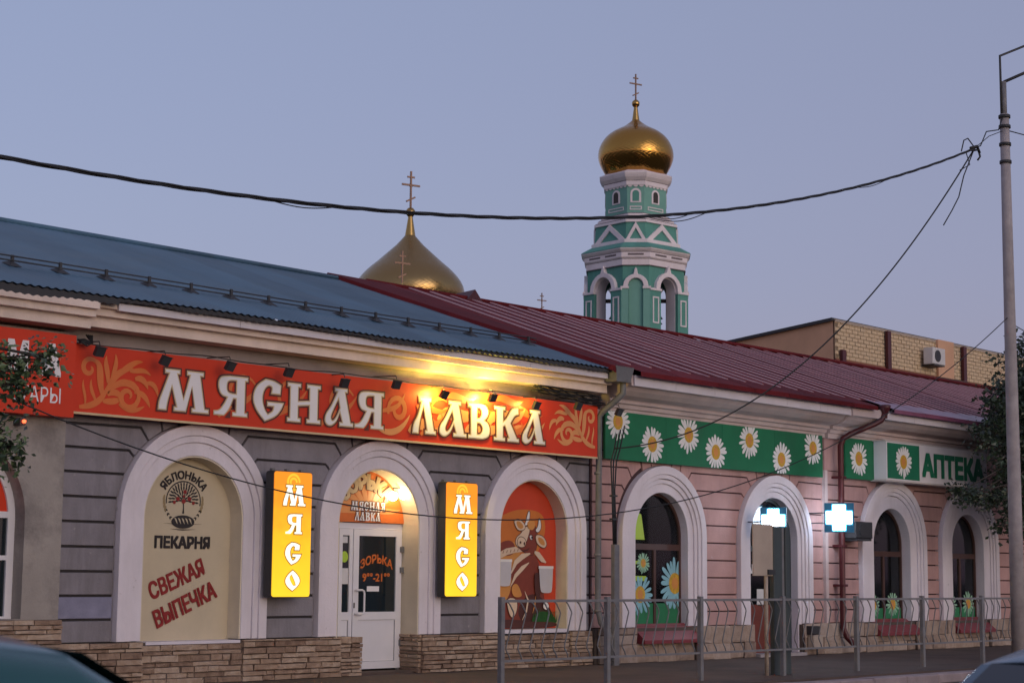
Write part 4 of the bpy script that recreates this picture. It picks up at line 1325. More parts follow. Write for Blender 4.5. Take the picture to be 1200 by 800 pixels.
def daisy_mesh(cx, cz, r, y, mp, parent, npet=18, ztop=99, zbot=-99, xmin=-99, xmax=99, name='daisy', seed=0):
    rnd = random.Random(seed)
    mb = MB()
    for i in range(npet):
        a = 2*PI*i/npet + rnd.uniform(-.06, .06)
        rr = r*rnd.uniform(.88, 1.06)
        wd = r*.098*rnd.uniform(.8, 1.15)
        p = stroke([(cx + math.cos(a)*rr*t, cz + math.sin(a)*rr*t) for t in (.25, .55, .82, .95, 1.0)], [wd*.55, wd*.9, wd, wd*.7, wd*.2])
        p = [(min(max(x, xmin), xmax), min(max(z, zbot), ztop)) for x, z in p]
        if abs(area(p)) < 1e-5: continue
        mb.prism(p, y - .0014*(i % 2), None)
    d = mb.build(name, mp, parent)
    e = [(min(max(x, xmin), xmax), min(max(z, zbot), ztop)) for x, z in ellipse(cx, cz, r*.40, r*.42, 20)]
    if abs(area(e)) > 1e-4:
        ct = MB().prism(e, y-.004, None).build('daisy_centre', 'daisy_yellow', d)
        e2 = [(x, min(z, ztop-.004)) for x, z in ellipse(cx, cz, r*.22, r*.24, 16)]
        MB().prism(e2, y-.006, None).build('daisy_heart', 'cow_orange', ct)
    return d

YW = 20.14
for k in (0, 2, 3):
    c, ri = CP[k], IP[k]
    fr = MB().prism(arch_band(c, ri+.02, ri-.06, SPR, .66), YW-.02, YW+.05).build('window_frame', 'brown_frame', ph)
    MB().box(c-ri, c+ri, YW-.018, YW+.05, 2.02, 2.13).build('crossbar', 'brown_frame', fr)
    MB().box(c-.035, c+.035, YW-.016, YW+.05, .70, 2.02).build('mullion', 'brown_frame', fr)
    MB().prism(arch_poly(c, ri, SPR, .68), YW+.012, YW+.018).build('pane', 'glass', fr)
    MB().strip([(20.05,.70),(19.72,.42),(19.72,.36),(20.05,.36)], c-ri-.02, c+ri+.14).build('sill_apron', 'red_sill', ph)
    rm = MB()
    rm.box(c-1.4, c+1.4, 21.6, 21.62, 0, 4.0).box(c-1.4, c-1.38, 20.41, 21.6, 0, 4).box(c+1.38, c+1.4, 20.41, 21.6, 0, 4).box(c-1.4, c+1.4, 20.41, 21.62, 3.9, 3.92).box(c-1.4,c+1.4,20.41,21.62,.3,.32)
    rm.build('room', 'room_dark', ph)
# printed film on the panes
W0 = CP[0]
f0 = MB().box(W0-.77, W0+.77, YW+.002, YW+.006, .68, 1.06).build('window_film', 'window_green', ph, label='green printed film at the foot of the pharmacy window')
daisy_mesh(W0-.42, 1.22, .36, YW+.0, 'petal_blue', f0, 18, xmin=W0-.78, seed=1)
daisy_mesh(W0+.62, 1.42, .46, YW-.002, 'petal_blue', f0, 20, xmax=W0+.75, seed=2)
daisy_mesh(W0-.33, 1.78, .19, YW+.0, 'petal_green', f0, 18, seed=3)
MB().prism([(W0-.78,2.2),(W0-.28,2.2)] + [(W0-.28-.02*i, 2.2+.09*i) for i in range(1,6)] + [(W0-.5,2.7),(W0-.62,2.74),(W0-.78,2.6)], YW+.002, YW+.005).build('lime_print', 'lime', f0)
MB().box(W0-.62, W0-.24, YW+.002, YW+.005, 1.46, 1.55).box(W0-.62, W0-.55, YW+.002, YW+.005, 1.60, 1.82).box(W0-.55, W0-.40, YW+.002, YW+.005, 1.76, 1.82).build('lime_print', 'lime', f0)
for k in (2, 3):
    c = CP[k]
    f1 = MB().box(c-.72, c+.72, YW+.002, YW+.006, .68, .92).build('window_film', 'window_green', ph)
    daisy_mesh(c-.42, .98, .26, YW, 'petal_green', f1, 16, seed=5+k)
    daisy_mesh(c+.38, 1.0, .28, YW, 'petal_green', f1, 16, seed=8+k)
    cu = MB()
    for i in range(16):
        x = c-.7+.088*i
        cu.box(x, x+.06, 20.5+.02*(i % 2), 20.52+.02*(i % 2), 1.0, 2.9)
    if k == 3: cu.build('curtain', 'grey_plaster', ph)
    if k == 2:
        cv = MB()
        for i in range(6):
            x = c + .22 + .075*i
            cv.box(x, x+.055, 20.5+.015*(i % 2), 20.515+.015*(i % 2), .9, 3.1)
        cv.build('curtain', 'curtain_pale', ph)
# pharmacy door
c = CP[1]
dd = MB().prism(arch_band(c, .86, .77, SPR, .03), YW-.01, YW+.06).box(c-.77, c+.77, YW-.008, YW+.06, 2.05, 2.15).build('door_frame', 'cabinet_dark', ph)
dl2 = MB().box(c-.77, c+.77, YW, YW+.04, .03, 1.02).build('door_leaf', 'door_brown', ph, label='brown lower panel of the pharmacy door')
MB().box(c-.02, c+.02, YW-.004, YW+.04, .03, 2.05).build('meeting_stile', 'cabinet_dark', dl2)
MB().prism(arch_poly(c, .80, SPR, 1.0), YW+.012, YW+.02).build('pane', 'glass_dark', dd)
put_text(MB(), 'АПТЕКА', c-.70, c+.30, 1.62, 1.80, YW+.004, bold=.06).build('lettering', 'sign_white', dd)
MB().box(c-.35, c-.12, YW, YW+.006, 1.0, 1.32).build('notice', 'ac_white', dd)
rm = MB().box(c-1.4, c+1.4, 21.6, 21.62, 0, 4.0).box(c-1.4, c-1.38, 20.41, 21.6, 0, 4).box(c+1.38, c+1.4, 20.41, 21.6, 0, 4).box(c-1.4, c+1.4, 20.41, 21.62, 3.9, 3.92)
rm.build('room', 'room_dark', ph)
MB().box(c-.82, c+.82, 19.75, 20.3, -.02, .09).build('threshold', 'concrete', ph)

for (a, b) in ((24.42, 31.9), (31.91, XE)):
    MB().box(a, b, 19.975 - (.05 if b > 32 else 0), 20.0, 3.745, 4.45).build('upper_wall', 'pink_plaster', ph)
MB().prism([(20.0,4.6),(22.5,4.98),(25.3,7.1),(31,5.0),(31,4.95),(22.5,4.95)], XE-.2, XE-.02).xform(Matrix(((0,1,0,0),(1,0,0,0),(0,0,1,0),(0,0,0,1)))).build('gable', 'pink_plaster', ph)
MB().box(XE-.2, XE, 20.401, 22.499, -.1, 4.9).build('end_wall', 'pink_plaster', ph)
MB().box(41.51, XE, 19.925, 20.0, -.05, 3.74).build('side_wall', 'pink_plaster', ph)
# pink plinth
ppl = MB().box(24.43, 29.24, 19.90, 20.0, -.1, .63).box(30.94, XE, 19.90, 20.0, -.1, .63).build('plinth', 'mortar', ph)
for (a, b, y, zt) in ((24.5,25.55,19.86,.64),(25.6,27.3,19.91,.36),(27.34,29.22,19.86,.64),(30.96,33.75,19.86,.64),(33.8,35.4,19.91,.36),(35.45,37.1,19.86,.64),(37.15,38.8,19.91,.36),(38.85,41.5,19.86,.64)):
    stone_face(ppl, a, b, .03, zt, y, STONE2, hmin=.16, hmax=.33, wmin=.3, wmax=.75, dep=.06)

# cornice
def pcorn(x0, x1, dy):
    pr = [(20.3,4.40),(20.3,5.02),(19.32,5.02),(19.30,4.83),(19.40,4.825),(19.46,4.76),(19.58,4.69),(19.74,4.655),(19.78,4.64),(19.78,4.58),(19.84,4.57),(19.86,4.50),(19.90,4.49),(19.90,4.40)]
    return MB().strip([(y+dy if y < 20 else y, z) for y, z in pr], x0, x1).build('cornice', 'pink_trim', ph)
pcorn(24.7, 31.9, 0)
pcorn(31.91, XE, -.07)
for i in range(22):
    x0 = 24.75 + i*1.2
    dy = 0 if x0 < 31 else -.07
    if 31 < x0 < 32: continue
    MB().box(x0+.004, x0+1.196, 19.272+dy, 19.30+dy, 4.832, 5.015).build('fascia_board', 'fascia_white', ph)
MB().box(31.0, 32.4, 19.27, 19.296, 4.832, 5.0).build('fascia_board', 'fascia_white', ph)
# standing seam roof
def rz(y): return 5.06 + (y-19.15)/(25.3-19.15)*2.14
proof = MB().add([(24.2,19.5,rz(19.5)-.03),(52,19.5,rz(19.5)-.03),(52,25.3,7.17),(24.2,25.3,7.17),(52,31.2,5.0),(24.2,31.2,5.0)], [(0,1,2,3),(3,2,4,5)]).build('roof', 'maroon_dark', ph)
pm = None
x = 24.55
i = 0
while x < 51:
    if pm is None:
        m = MB()
        y0, y1 = 19.70, 25.3
        m.add([(x,y0,rz(y0)),(x+.585,y0,rz(y0)),(x+.585,y1,rz(y1)),(x,y1,rz(y1))], [(0,1,2,3)])
        m.cur = 1
        q = []
        for (yy) in (y0, y1):
            z = rz(yy)
            q += [(x-.045,yy,z),(x-.035,yy,z+.024),(x+.035,yy,z+.024),(x+.045,yy,z)]
        m.add(q, [(0,4,5,1),(1,5,6,2),(2,6,7,3),(0,1,2,3)])
        pm = m.build('roof_panel', ['maroon_roof', 'maroon_seam_sheen'], proof); px0 = x
    else:
        c = pm.copy(); col.objects.link(c); c.location = (x-px0, 0, random.uniform(-.006,.006))
    x += .6; i += 1
def sl(x0, x1, ya, yb, dz, m, name):
    return MB().add([(x0,ya,rz(ya)+dz),(x1,ya,rz(ya)+dz),(x1,yb,rz(yb)+dz),(x0,yb,rz(yb)+dz),(x0,ya,rz(ya)-.07),(x1,ya,rz(ya)-.07)], [(0,1,2,3),(4,5,1,0)]).build(name, m, proof)
for i in range(7):
    a = 24.75 + i*1.17
    sl(a+.005, min(a+1.165, 32.75), 19.14, 19.80+.015*(i % 2), .012+.004*(i % 2), 'maroon_roof', 'eave_flashing')
for i in range(14):
    a = 33.3 + i*1.3
    sl(a+.005, a+1.295, 19.08, 19.80+.015*(i % 2), .012+.004*(i % 2), 'maroon_violet' if i < 6 else 'maroon_roof', 'eave_flashing')
# flashing over the joint between the two roofs
mb = MB()
vs = []
for t in [0, .2, .4, .6, .8, 1]:
    y = 19.2 + t*6.05
    xl = 24.12 - 1.15*t
    vs += [(xl-.10, y, rz(y)-.045), (xl-.04, y, rz(y)+.04), (24.62-.1*t, y, rz(y)+.03), (24.63-.1*t, y, rz(y)-.03)]
mb.add(vs, [f for j in range(5) for f in ((4*j,4*j+1,4*j+5,4*j+4),(4*j+1,4*j+2,4*j+6,4*j+5),(4*j+2,4*j+3,4*j+7,4*j+6))])
mb.add([vs[0], vs[1], vs[2], vs[3], (24.12,19.2,5.0)], [(0,1,2,3),(0,3,4)])
mb.build('valley_flashing', 'maroon_roof', proof)
MB().tube([(24.0,25.3,7.20),(38,25.3,7.24),(51.5,25.3,7.27)], .05, 6).build('ridge_cap', 'maroon_roof', proof)
MB().add([(26.75,25.2,7.15),(27.25,25.2,7.15),(27.0,25.2,7.40),(27.0,25.9,7.35),(26.75,25.9,7.0),(27.25,25.9,7.0)], [(0,1,2),(1,5,3,2),(0,2,3,4)]).build('roof_vent', 'maroon_dark', proof)
MB().tube([(33.12,19.20,5.0),(33.12,19.22,4.93),(33.02,19.24,4.80),(32.86,19.30,4.72),(32.42,19.60,4.50),(32.28,19.70,4.40),(32.24,19.74,4.25),(32.24,19.74,.55),(32.28,19.68,.36),(32.44,19.52,.14)], .062, 10).build('downpipe', 'maroon_dark', ph)
MB().lathe([(.05,-.2),(.06,-.1),(.11,.0),(.13,.07),(.10,.08)], (33.12,19.20,5.05), 12).build('rain_hopper', 'maroon_dark', ph)
for z in (3.6, 2.2, 1.4):
    MB().box(32.16, 32.32, 19.66, 19.97, z-.025, z+.025).build('pipe_clip', 'maroon_dark', ph)

dp = empty('drainpipe', (24.4, 19.7, 0), 'grey zinc drainpipe with square hopper in the corner between the two buildings', 'drainpipe')
MB().add([(24.12,19.18,5.12),(24.62,19.18,5.12),(24.62,19.5,5.12),(24.12,19.5,5.12),(24.18,19.22,4.86),(24.56,19.22,4.86),(24.56,19.46,4.86),(24.18,19.46,4.86)], [(4,5,1,0),(5,6,2,1),(6,7,3,2),(7,4,0,3),(4,7,6,5),(0,1,2,3)]).build('hopper', 'zinc', dp)
MB().tube([(24.50,19.33,4.9),(24.50,19.34,4.68),(24.46,19.40,4.60),(24.34,19.66,4.36),(24.32,19.72,4.28),(24.32,19.74,1.0),(24.36,19.70,.75),(24.46,19.56,.5),(24.46,19.55,.1)], .055, 10).build('pipe', 'zinc', dp)
for z in (3.3, 1.9, .95):
    MB().lathe([(.06,-.02),(.068,-.02),(.068,.02),(.06,.02)], (24.32,19.74,z), 10).build('pipe_collar', 'grey_paint', dp)

# green banners
bn = empty('daisy_banner', (28.2, 19.86, 3.58), 'long green banner printed with seven white daisies on the pharmacy', 'banner')
for _i in range(4):
    MB().box(24.66+1.77*_i+.003, 24.66+1.77*(_i+1)-.003, 19.855+.0015*(_i % 2), 19.90, 3.58, 4.43).build('board', 'green_banner', bn)
for i, (x, z) in enumerate(((25.01,4.25),(26.01,3.91),(27.12,4.15),(27.98,3.88),(29.10,4.17),(30.21,3.86),(31.37,4.15))):
    daisy_mesh(x, z, .345, 19.852, 'petal_white', bn, 19, ztop=4.425, zbot=3.585, xmax=31.735, xmin=24.665, seed=20+i)
bn2 = empty('daisy_banner', (33.1, 19.8, 3.58), 'short square green banner with one daisy beside the maroon downpipe', 'banner')
MB().box(32.52, 33.66, 19.80, 19.84, 3.60, 4.44).build('board', 'green_banner', bn2)
daisy_mesh(33.05, 4.03, .36, 19.797, 'petal_white', bn2, 20, seed=31)
apt = empty('pharmacy_lightbox', (35.8, 19.65, 3.6), 'white pharmacy lightbox sign with green letters and a daisy', 'sign')
MB().box(33.66, 38.15, 19.50, 19.83, 3.62, 4.43).build('case', 'apt_sign', apt)
MB().box(33.60, 38.2, 19.485, 19.84, 3.585, 3.62).build('frame_edge', 'sign_edge', apt)
MB().box(33.60, 38.2, 19.485, 19.84, 4.43, 4.455).build('frame_edge', 'sign_edge', apt)
gp = MB().box(33.70, 35.05, 19.494, 19.50, 3.65, 4.40).build('green_field', 'apt_green', apt)
daisy_mesh(34.36, 4.02, .36, 19.491, 'petal_white', gp, 20, seed=33)
put_text(MB(), 'АПТЕКА', 35.16, 37.98, 3.74, 4.27, 19.493, bold=.062).build('lettering', 'apt_green', apt)

# pharmacy crosses
def led_cross(x, y, z, label, s=1.0, wall=19.95, back=True):
    e = empty('pharmacy_cross', (x, wall, z), label, 'sign', 'lit pharmacy crosses')
    h = .27*s; a = .115*s
    def cr(h, a): return [(-a,-h),(a,-h),(a,-a),(h,-a),(h,a),(a,a),(a,h),(-a,h),(-a,a),(-h,a),(-h,-a),(-a,-a)]
    M = Matrix.Translation((x, y, z)) @ Matrix.Rotation(R(-62), 4, 'Z')
    MB().prism([(-h*1.08,-h*1.08),(h*1.08,-h*1.08),(h*1.08,h*1.08),(-h*1.08,h*1.08)], -.035, .035).xform(M).build('case', 'led_body', e)
    for yy, y2 in ((-.040, -.036), (.036, .040)):
        MB().prism(cr(h*1.0, a*1.25), yy, y2).xform(M).build('tube_outline', 'led_cyan', e)
    for yy, y2 in ((-.052, -.041), (.041, .052))[:2 if back else 1]:
        MB().prism(cr(h*.92, a*1.02), yy, y2).xform(M).build('lit_cross', 'led_white', e)
    for dz in ((.10, -.10) if back else (-.02,)):
        MB().tube([(x, y+.04, z+dz), (x+.02, wall, z+dz)], .014, 6).build('bracket_arm', 'grey_paint', e)
    return e
led_cross(31.30, 19.22, 2.74, 'glowing white and cyan pharmacy cross beside the maroon downpipe')
led_cross(29.08, 19.30, 2.62, 'glowing pharmacy cross half hidden behind the beige road sign', .85, wall=19.97, back=False)

def box_unit(name, x0, x1, y0, y1, z0, z1, m, label, cat, group=None, shelf=True):
    e = empty(name, ((x0+x1)/2, (y0+y1)/2, z0), label, cat, group)
    MB().rbox(x0, x1, y0, y1, z0, z1, .02).build('casing', m, e)
    cx, cz, r = x0+(x1-x0)*.38, (z0+z1)/2, min(x1-x0, z1-z0)*.36
    MB().prism(ellipse(cx, cz, r, r), y0-.012, y0-.002).build('fan_grille', 'dark_metal', e)
    if shelf: MB().box(x0+.06, x1-.06, y0, y1+.1, z0-.05, z0-.003).build('shelf_bracket', 'dark_metal', e)
    return e
box_unit('wall_unit', 32.30, 32.98, 19.45, 19.78, 2.36, 2.70, 'dark_metal', 'dark air conditioner box on a wall shelf right of the pharmacy cross', 'air conditioner')
mb_ = empty('meter_box', (31.2, 19.7, .15), 'small grey utility box low on the wall left of the maroon downpipe', 'utility box')
MB().rbox(31.02, 31.36, 19.66, 19.80, .16, .42, .015).build('casing', 'board_beige', mb_)
MB().rbox(30.98, 31.30, 19.68, 19.80, .43, .60, .015).build('upper_casing', 'dark_metal', mb_)
MB().tube([(31.19,19.70,.17),(31.19,19.70,.03)], .02, 6).build('conduit', 'dark_metal', mb_)

# ================================================================ BRICK BUILDING BEHIND
br = empty('brick_building', (55, 33, 0), 'pale yellow brick building with brown end wall behind the maroon roof', 'building')
BX, BY = 48.75, 30.0
MB().add([(BX,BY,0),(BX,36.5,0),(BX,36.5,8.95),(BX,BY,9.63)], [(0,3,2,1)]).build('end_wall', 'brown_wall', br)
MB().box(BX+.02, 66, BY+.03, 36.4, 0, 8.9).build('rear_wall', 'brown_wall', br)
MB().box(BX, 66, BY+.012, BY+.05, 0, 9.62).build('mortar_wall', 'brick_mortar', br)
MB().box(BX+.0, 66, BY-.05, BY+.008, 7.0, 8.42).build('lower_band', 'brown_band', br)
mb = MB()
z = 8.43; row = 0
while z < 9.58:
    x = BX + (.0 if row % 2 else .17)
    while x < 66:
        w2 = min(.33, 66-x)
        d = random.uniform(-.006, .006)
        mb.box(x+.008, x+w2-.008, BY-.012+d, BY+.02, z+.008, z+.112)
        x += .345
    z += .124; row += 1
mb.build('brickwork', 'pale_brick', br, kind='stuff')
MB().add([(BX-.12,BY+.03,9.70),(67,BY+.03,9.70),(67,36.8,9.0),(BX-.12,36.8,9.0),(BX-.12,BY+.03,9.60),(67,BY+.03,9.60),(67,36.8,8.92),(BX-.12,36.8,8.92)],
         [(0,1,2,3),(4,5,1,0),(7,4,0,3),(5,6,2,1),(4,7,6,5)]).build('roof', 'dark_metal', br)
MB().box(BX, 66, BY-.03, BY+.025, 9.585, 9.66).build('coping', 'board_beige', br)
for x in (48.95, 51.75, 56.9):
    MB().box(x, x+.22, BY-.16, BY-.06, 7.6, 9.6 if x > 50 else 8.7).build('maroon_strip', 'maroon_dark', br)
MB().box(55.2, 56.3, BY-.10, BY-.02, 7.6, 9.68).build('brick_pilaster', 'brown_wall', br)
acu = box_unit('air_conditioner', 54.1, 54.95, BY-.50, BY-.15, 8.72, 9.28, 'ac_white', 'white air conditioner unit on the pale brick wall above the roof', 'air conditioner')
MB().box(48.4, 50.2, 26.2, 27.3, 6.8, 7.55).build('roof_rubble', 'mortar', None, 'low dark masonry stub on the maroon roof in front of the brick wall', 'chimney')

# ================================================================ CHURCH
def octo(A, B):
    """chamfered square: wide sides at +-45 deg, narrow ones at 0/90; A, B their distances"""
    pts = []
    for k in range(8):
        a1 = R(45*k); a2 = R(45*(k+1))
        d1 = B if k % 2 == 0 else A
        d2 = A if k % 2 == 0 else B
        det = math.cos(a1)*math.sin(a2) - math.sin(a1)*math.cos(a2)
        pts.append(((d1*math.sin(a2)-d2*math.sin(a1))/det, (d2*math.cos(a1)-d1*math.cos(a2))/det))
    return pts
TX, TY = 94.72, 73.67
TA = math.atan2(-TY, -TX)
TM = Matrix.Translation((TX, TY, 0)) @ Matrix.Rotation(TA, 4, 'Z')
def tier(levels, name, m, parent, caps=True):
    mb = MB()
    vs = []; fs = []
    for A, B, z in levels:
        vs += [(x, y, z) for x, y in octo(A, B)]
    for i in range(len(levels)-1):
        for k in range(8):
            k2 = (k+1) % 8
            fs.append((i*8+k, i*8+k2, (i+1)*8+k2, (i+1)*8+k))
    if caps:
        fs.append(tuple(range(8))[::-1]); fs.append(tuple((len(levels)-1)*8+k for k in range(8)))
    mb.add(vs, fs)
    mb.xform(TM)
    return mb.build(name, m, parent)
def face_prism(poly, holes, ang, dist, t, name, m, parent, bev=0):
    """polygon (u right when seen from outside, z) on the tower face whose outward normal is at ang"""
    mb = MB().prism(poly, -dist, -dist + t, holes, bev=bev)
    mb.xform(TM @ Matrix.Rotation(R(ang+90), 4, 'Z'))
    return mb.build(name, m, parent)
tw = empty('bell_tower', (TX, TY, 0), 'green and white octagonal bell tower with gilded onion dome', 'bell tower')
A0, B0 = 2.86, 3.20
w_big = 2*(B0*math.sqrt(2)-A0); w_small = 2*(A0*math.sqrt(2)-B0)
tier([(A0+.3,B0+.3,0),(A0+.3,B0+.3,14.2)], 'lower_storey', 'tower_green', tw)
def keel(c, r, spring, tip, z0):
    """keel-headed (ogee) outline"""
    pts = [(c-r, z0), (c+r, z0), (c+r, spring)]
    for t in (.2, .4, .6, .75, .87): pts.append((c + r*math.cos(t*PI/2*1.02), spring + r*.93*math.sin(t*PI/2)))
    pts += [(c+.08, tip-.12), (c, tip), (c-.08, tip-.12)]
    for t in (.87, .75, .6, .4, .2): pts.append((c - r*math.cos(t*PI/2*1.02), spring + r*.93*math.sin(t*PI/2)))
    return pts + [(c-r, spring)]
for k in range(8):
    ang = 45*k
    big = k % 2 == 1
    d = A0 if big else B0
    hw = (w_big if big else w_small)/2 + .02
    orr = .78 if big else .46
    spring = 20.35 if big else 20.45
    wallp = [(-hw,14),(hw,14),(hw,21.9),(-hw,21.9)]
    hole = arch_poly(0, orr, spring, 15.2, 18)
    if big:
        wl = face_prism(wallp, [hole], ang, d, .75, 'belfry_wall', 'tower_green', tw)
        face_prism(arch_band(0, orr+.03, orr-.01, spring, 15.2, 18), [], ang, d+.02, .8, 'opening_reveal', 'tower_white', wl)
    else:
        wl = face_prism(wallp, [], ang, d, .5, 'belfry_wall', 'tower_green', tw)
        face_prism(hole, [], ang, d+.03, .04, 'blind_arch', 'tower_green_light', wl)
    ro = orr + (.42 if big else .36)
    kb = keel(0, ro, spring, spring+ro+.38, spring-.05)
    kin = arc(0, spring, orr+.04, 0, 180, 16)
    band = [(orr+.04, spring-.05)] + kb[1:-1] + [(-ro, spring-.05), (-orr-.04, spring-.05)] + kin[::-1]
    band = [(orr+.04, spring-.05), (ro, spring-.05)] + kb[2:] + [(-ro, spring-.06), (-orr-.04, spring-.05)] + kin[::-1]
    face_prism(band, [], ang, d+.26, .30, 'keel_surround', 'tower_white', wl, bev=.02)
    for s_ in (-1, 1):
        pw = hw - orr - .02
        u0 = s_*(orr+.02); u1 = s_*(hw+.10)
        a, b = min(u0, u1), max(u0, u1)
        face_prism([(a,14),(b,14),(b,spring-.05),(a,spring-.05)], [], ang, d+.26, .30, 'pier', 'tower_green' if big else 'tower_green_light', wl)
        face_prism([(a-.03,spring-.20),(b+.03,spring-.20),(b+.03,spring-.06),(a-.03,spring-.06)], [], ang, d+.33, .36, 'impost', 'tower_white', wl)
        if big and b-a > .5:
            fa, fb = a+.22, b-.2
            fz0, fz1 = 18.0, 19.75
            fr = [(fa,fz0),(fb,fz0),(fb,fz1),(fa,fz1)]
            face_prism(fr, [offset(fr, -.09)], ang, d+.30, .05, 'panel_frame', 'tower_white', wl)
tier([(A0+.10,B0+.10,21.80),(A0+.12,B0+.12,22.25),(A0+.22,B0+.22,22.35),(A0+.24,B0+.24,22.70),(A0+.40,B0+.40,22.86),(A0+.40,B0+.40,22.93)], 'belfry_cornice', 'tower_white', tw)
tier([(A0+.44,B0+.44,22.935),(A0+.40,B0+.40,23.0),(A0-.28,B0-.28,23.42)], 'cornice_roof', 'tower_green', tw)
for k in range(8):
    big = k % 2 == 1
    d = (A0 if big else B0)+.235
    for u in ((-.75, .75) if big else (0,)):
        face_prism([(u-.52,22.46),(u+.52,22.46),(u+.52,22.58),(u-.52,22.58)], [], 45*k, d+.006, .02, 'slot', 'tower_line', tw)
for dd, z in ((.128, 22.22), (.245, 22.66), (.115, 21.79)):
    tier([(A0+dd,B0+dd,z),(A0+dd,B0+dd,z+.045)], 'shadow_line', 'tower_line', tw)
A1, B1 = A0-.42, B0-.42
tier([(A1+.18,B1+.18,23.36),(A1+.18,B1+.18,23.62)], 'white_band', 'tower_white', tw)
tier([(A1,B1,23.5),(A1-.12,B1-.12,24.85)], 'gable_tier', 'tower_green', tw)
w_b1 = (B1*math.sqrt(2)-A1); w_s1 = (A1*math.sqrt(2)-B1)
for k in range(8):
    big = k % 2 == 1
    d = (A1 if big else B1)
    h = (w_b1 if big else w_s1)*.98
    tp_ = [(-h,23.62),(h,23.62),(0,24.80)]
    face_prism(tp_, [[( -h*.62,23.66),(h*.62,23.66),(0,24.40)]], 45*k, d+.05, .12, 'gable_trim', 'tower_white', tw)
for i, (dd, z) in enumerate(((.05,24.80),(-.08,25.04),(-.20,25.28))):
    tier([(A1-.05+dd-.1*i,B1-.05+dd-.1*i,z),(A1-.05+dd-.1*i,B1-.05+dd-.1*i,z+.17)], 'step', 'tower_white', tw)
    tier([(A1-.09+dd-.1*i,B1-.09+dd-.1*i,z+.165),(A1-.15+dd-.1*i,B1-.15+dd-.1*i,z+.245)], 'step_roof', 'tower_line', tw)
A2, B2 = 1.84, 2.03
tier([(A2,B2,25.45),(A2,B2,27.75)], 'drum', 'tower_green_light', tw)
for k in range(8):
    big = k % 2 == 1
    d = A2 if big else B2
    for wd_, m_, off in ((.36, 'tower_white', .03), (.22, 'bronze' if big else 'tower_green', .045)):
        face_prism(arch_poly(0, wd_, 26.85, 26.25 if wd_ > .3 else 26.33, 12), [], 45*k, d+off, .04, 'drum_window', m_, tw)
    hw2 = (B2*math.sqrt(2)-A2) if big else (A2*math.sqrt(2)-B2)
    nn = 6 if big else 3
    for i in range(nn):
        u = -hw2 + 2*hw2*(i+.5)/nn
        face_prism(ellipse(u, 27.42, hw2/nn*.82, .13, 10), [], 45*k, d+.06, .05, 'scallop', 'tower_white', tw)
    fr = [(-hw2*.7,25.75),(hw2*.7,25.75),(hw2*.7,26.0),(-hw2*.7,26.0)]
    face_prism(fr, [offset(fr, -.06)], 45*k, d+.03, .02, 'panel_frame', 'tower_white', tw)
tier([(A2+.10,B2+.10,27.42),(A2+.12,B2+.12,27.75),(A2+.30,B2+.30,27.95),(A2+.40,B2+.40,28.20),(A2+.40,B2+.40,28.26),(A2-.2,B2-.2,28.55)], 'drum_cornice', 'tower_white', tw)
for dd, z in ((.135, 27.70), (.33, 28.02)):
    tier([(A2+dd,B2+dd,z),(A2+dd,B2+dd,z+.04)], 'shadow_line', 'tower_line', tw)
prof = []
for v, hwp in ((212,28),(208.4,32),(205,35),(201.9,37.2),(197.5,39.6),(193.7,41.4),(189,43),(185.6,43.7),(181.5,43.8),(177.5,43.3),(173.5,42.2),(169.4,40.4),(165.2,38),(161.2,34.8),(158,31.2),(154.7,26.6),(152,21.5),(149.5,16.6),(147,12.2),(144.5,9),(142.5,6.3),(140.5,4.4)):
    prof.append((hwp/17.1, 28.27 + (210-v)/17.1))
dome = MB().lathe(prof, (TX,TY,0), 64, uv=True).build('dome', 'gold_dome', tw)
MB().lathe([(.255,32.33),(.2,32.7),(.14,33.15),(.12,33.3)], (TX,TY,0), 14).build('neck', 'gold', dome)
MB().lathe([(.001,33.2),(.14,33.25),(.25,33.38),(.27,33.5),(.25,33.62),(.14,33.74),(.001,33.78)], (TX,TY,0), 18).build('orb', 'gold', dome)
def ortho_cross(x, y, z0, h, parent, name='cross', m='gold_cross', ang=None, t=None):
    t = t or h*.022
    mb = MB()
    mb.box(-t, t, -t, t, 0, h)
    mb.box(-h*.27, h*.27, -t*.8, t*.8, h*.60, h*.60+2.2*t)
    mb.box(-h*.11, h*.11, -t*.8, t*.8, h*.82, h*.82+2*t)
    q = MB().box(-h*.15, h*.15, -t*.8, t*.8, -t, t).xform(Matrix.Translation((0,0,h*.24)) @ Matrix.Rotation(R(-28), 4, 'Y'))
    mb.add(q.v, q.f)
    q = MB().lathe([(h*.035,-t*.5),(h*.06,0),(h*.035,t*.5)], (0,0,0), 10).xform(Matrix.Translation((0,0,h*.62)) @ Matrix.Rotation(PI/2, 4, 'X'))
    mb.add(q.v, q.f)
    ang = TA + PI/2 + R(35) if ang is None else ang
    mb.xform(Matrix.Translation((x, y, z0)) @ Matrix.Rotation(ang, 4, 'Z'))
    return mb.build(name, m, parent)
ortho_cross(TX, TY, 33.72, 1.85, dome)
# bells
for ba in (45, -45, 135, -135):
    p = TM @ Vector((1.75*math.cos(R(ba)), 1.75*math.sin(R(ba)), 0))
    MB().lathe([(.02,1.05),(.2,1.0),(.3,.75),(.36,.42),(.46,.12),(.56,0),(.50,.02)], (p.x, p.y, 18.55), 16).build('bell', 'bronze', tw)
    MB().tube([(p.x, p.y, 19.55), (p.x, p.y, 20.0)], .05, 6).build('bell_hanger', 'bronze', tw)
MB().box(-2.4, 2.4, -.1, .1, 19.80, 20.05).box(-.1, .1, -2.4, 2.4, 19.801, 20.049).box(-2.4,2.4,1.15,1.33,19.75,19.95).box(-2.4,2.4,-1.33,-1.15,19.75,19.95).xform(TM).build('bell_beam', 'bronze', tw)

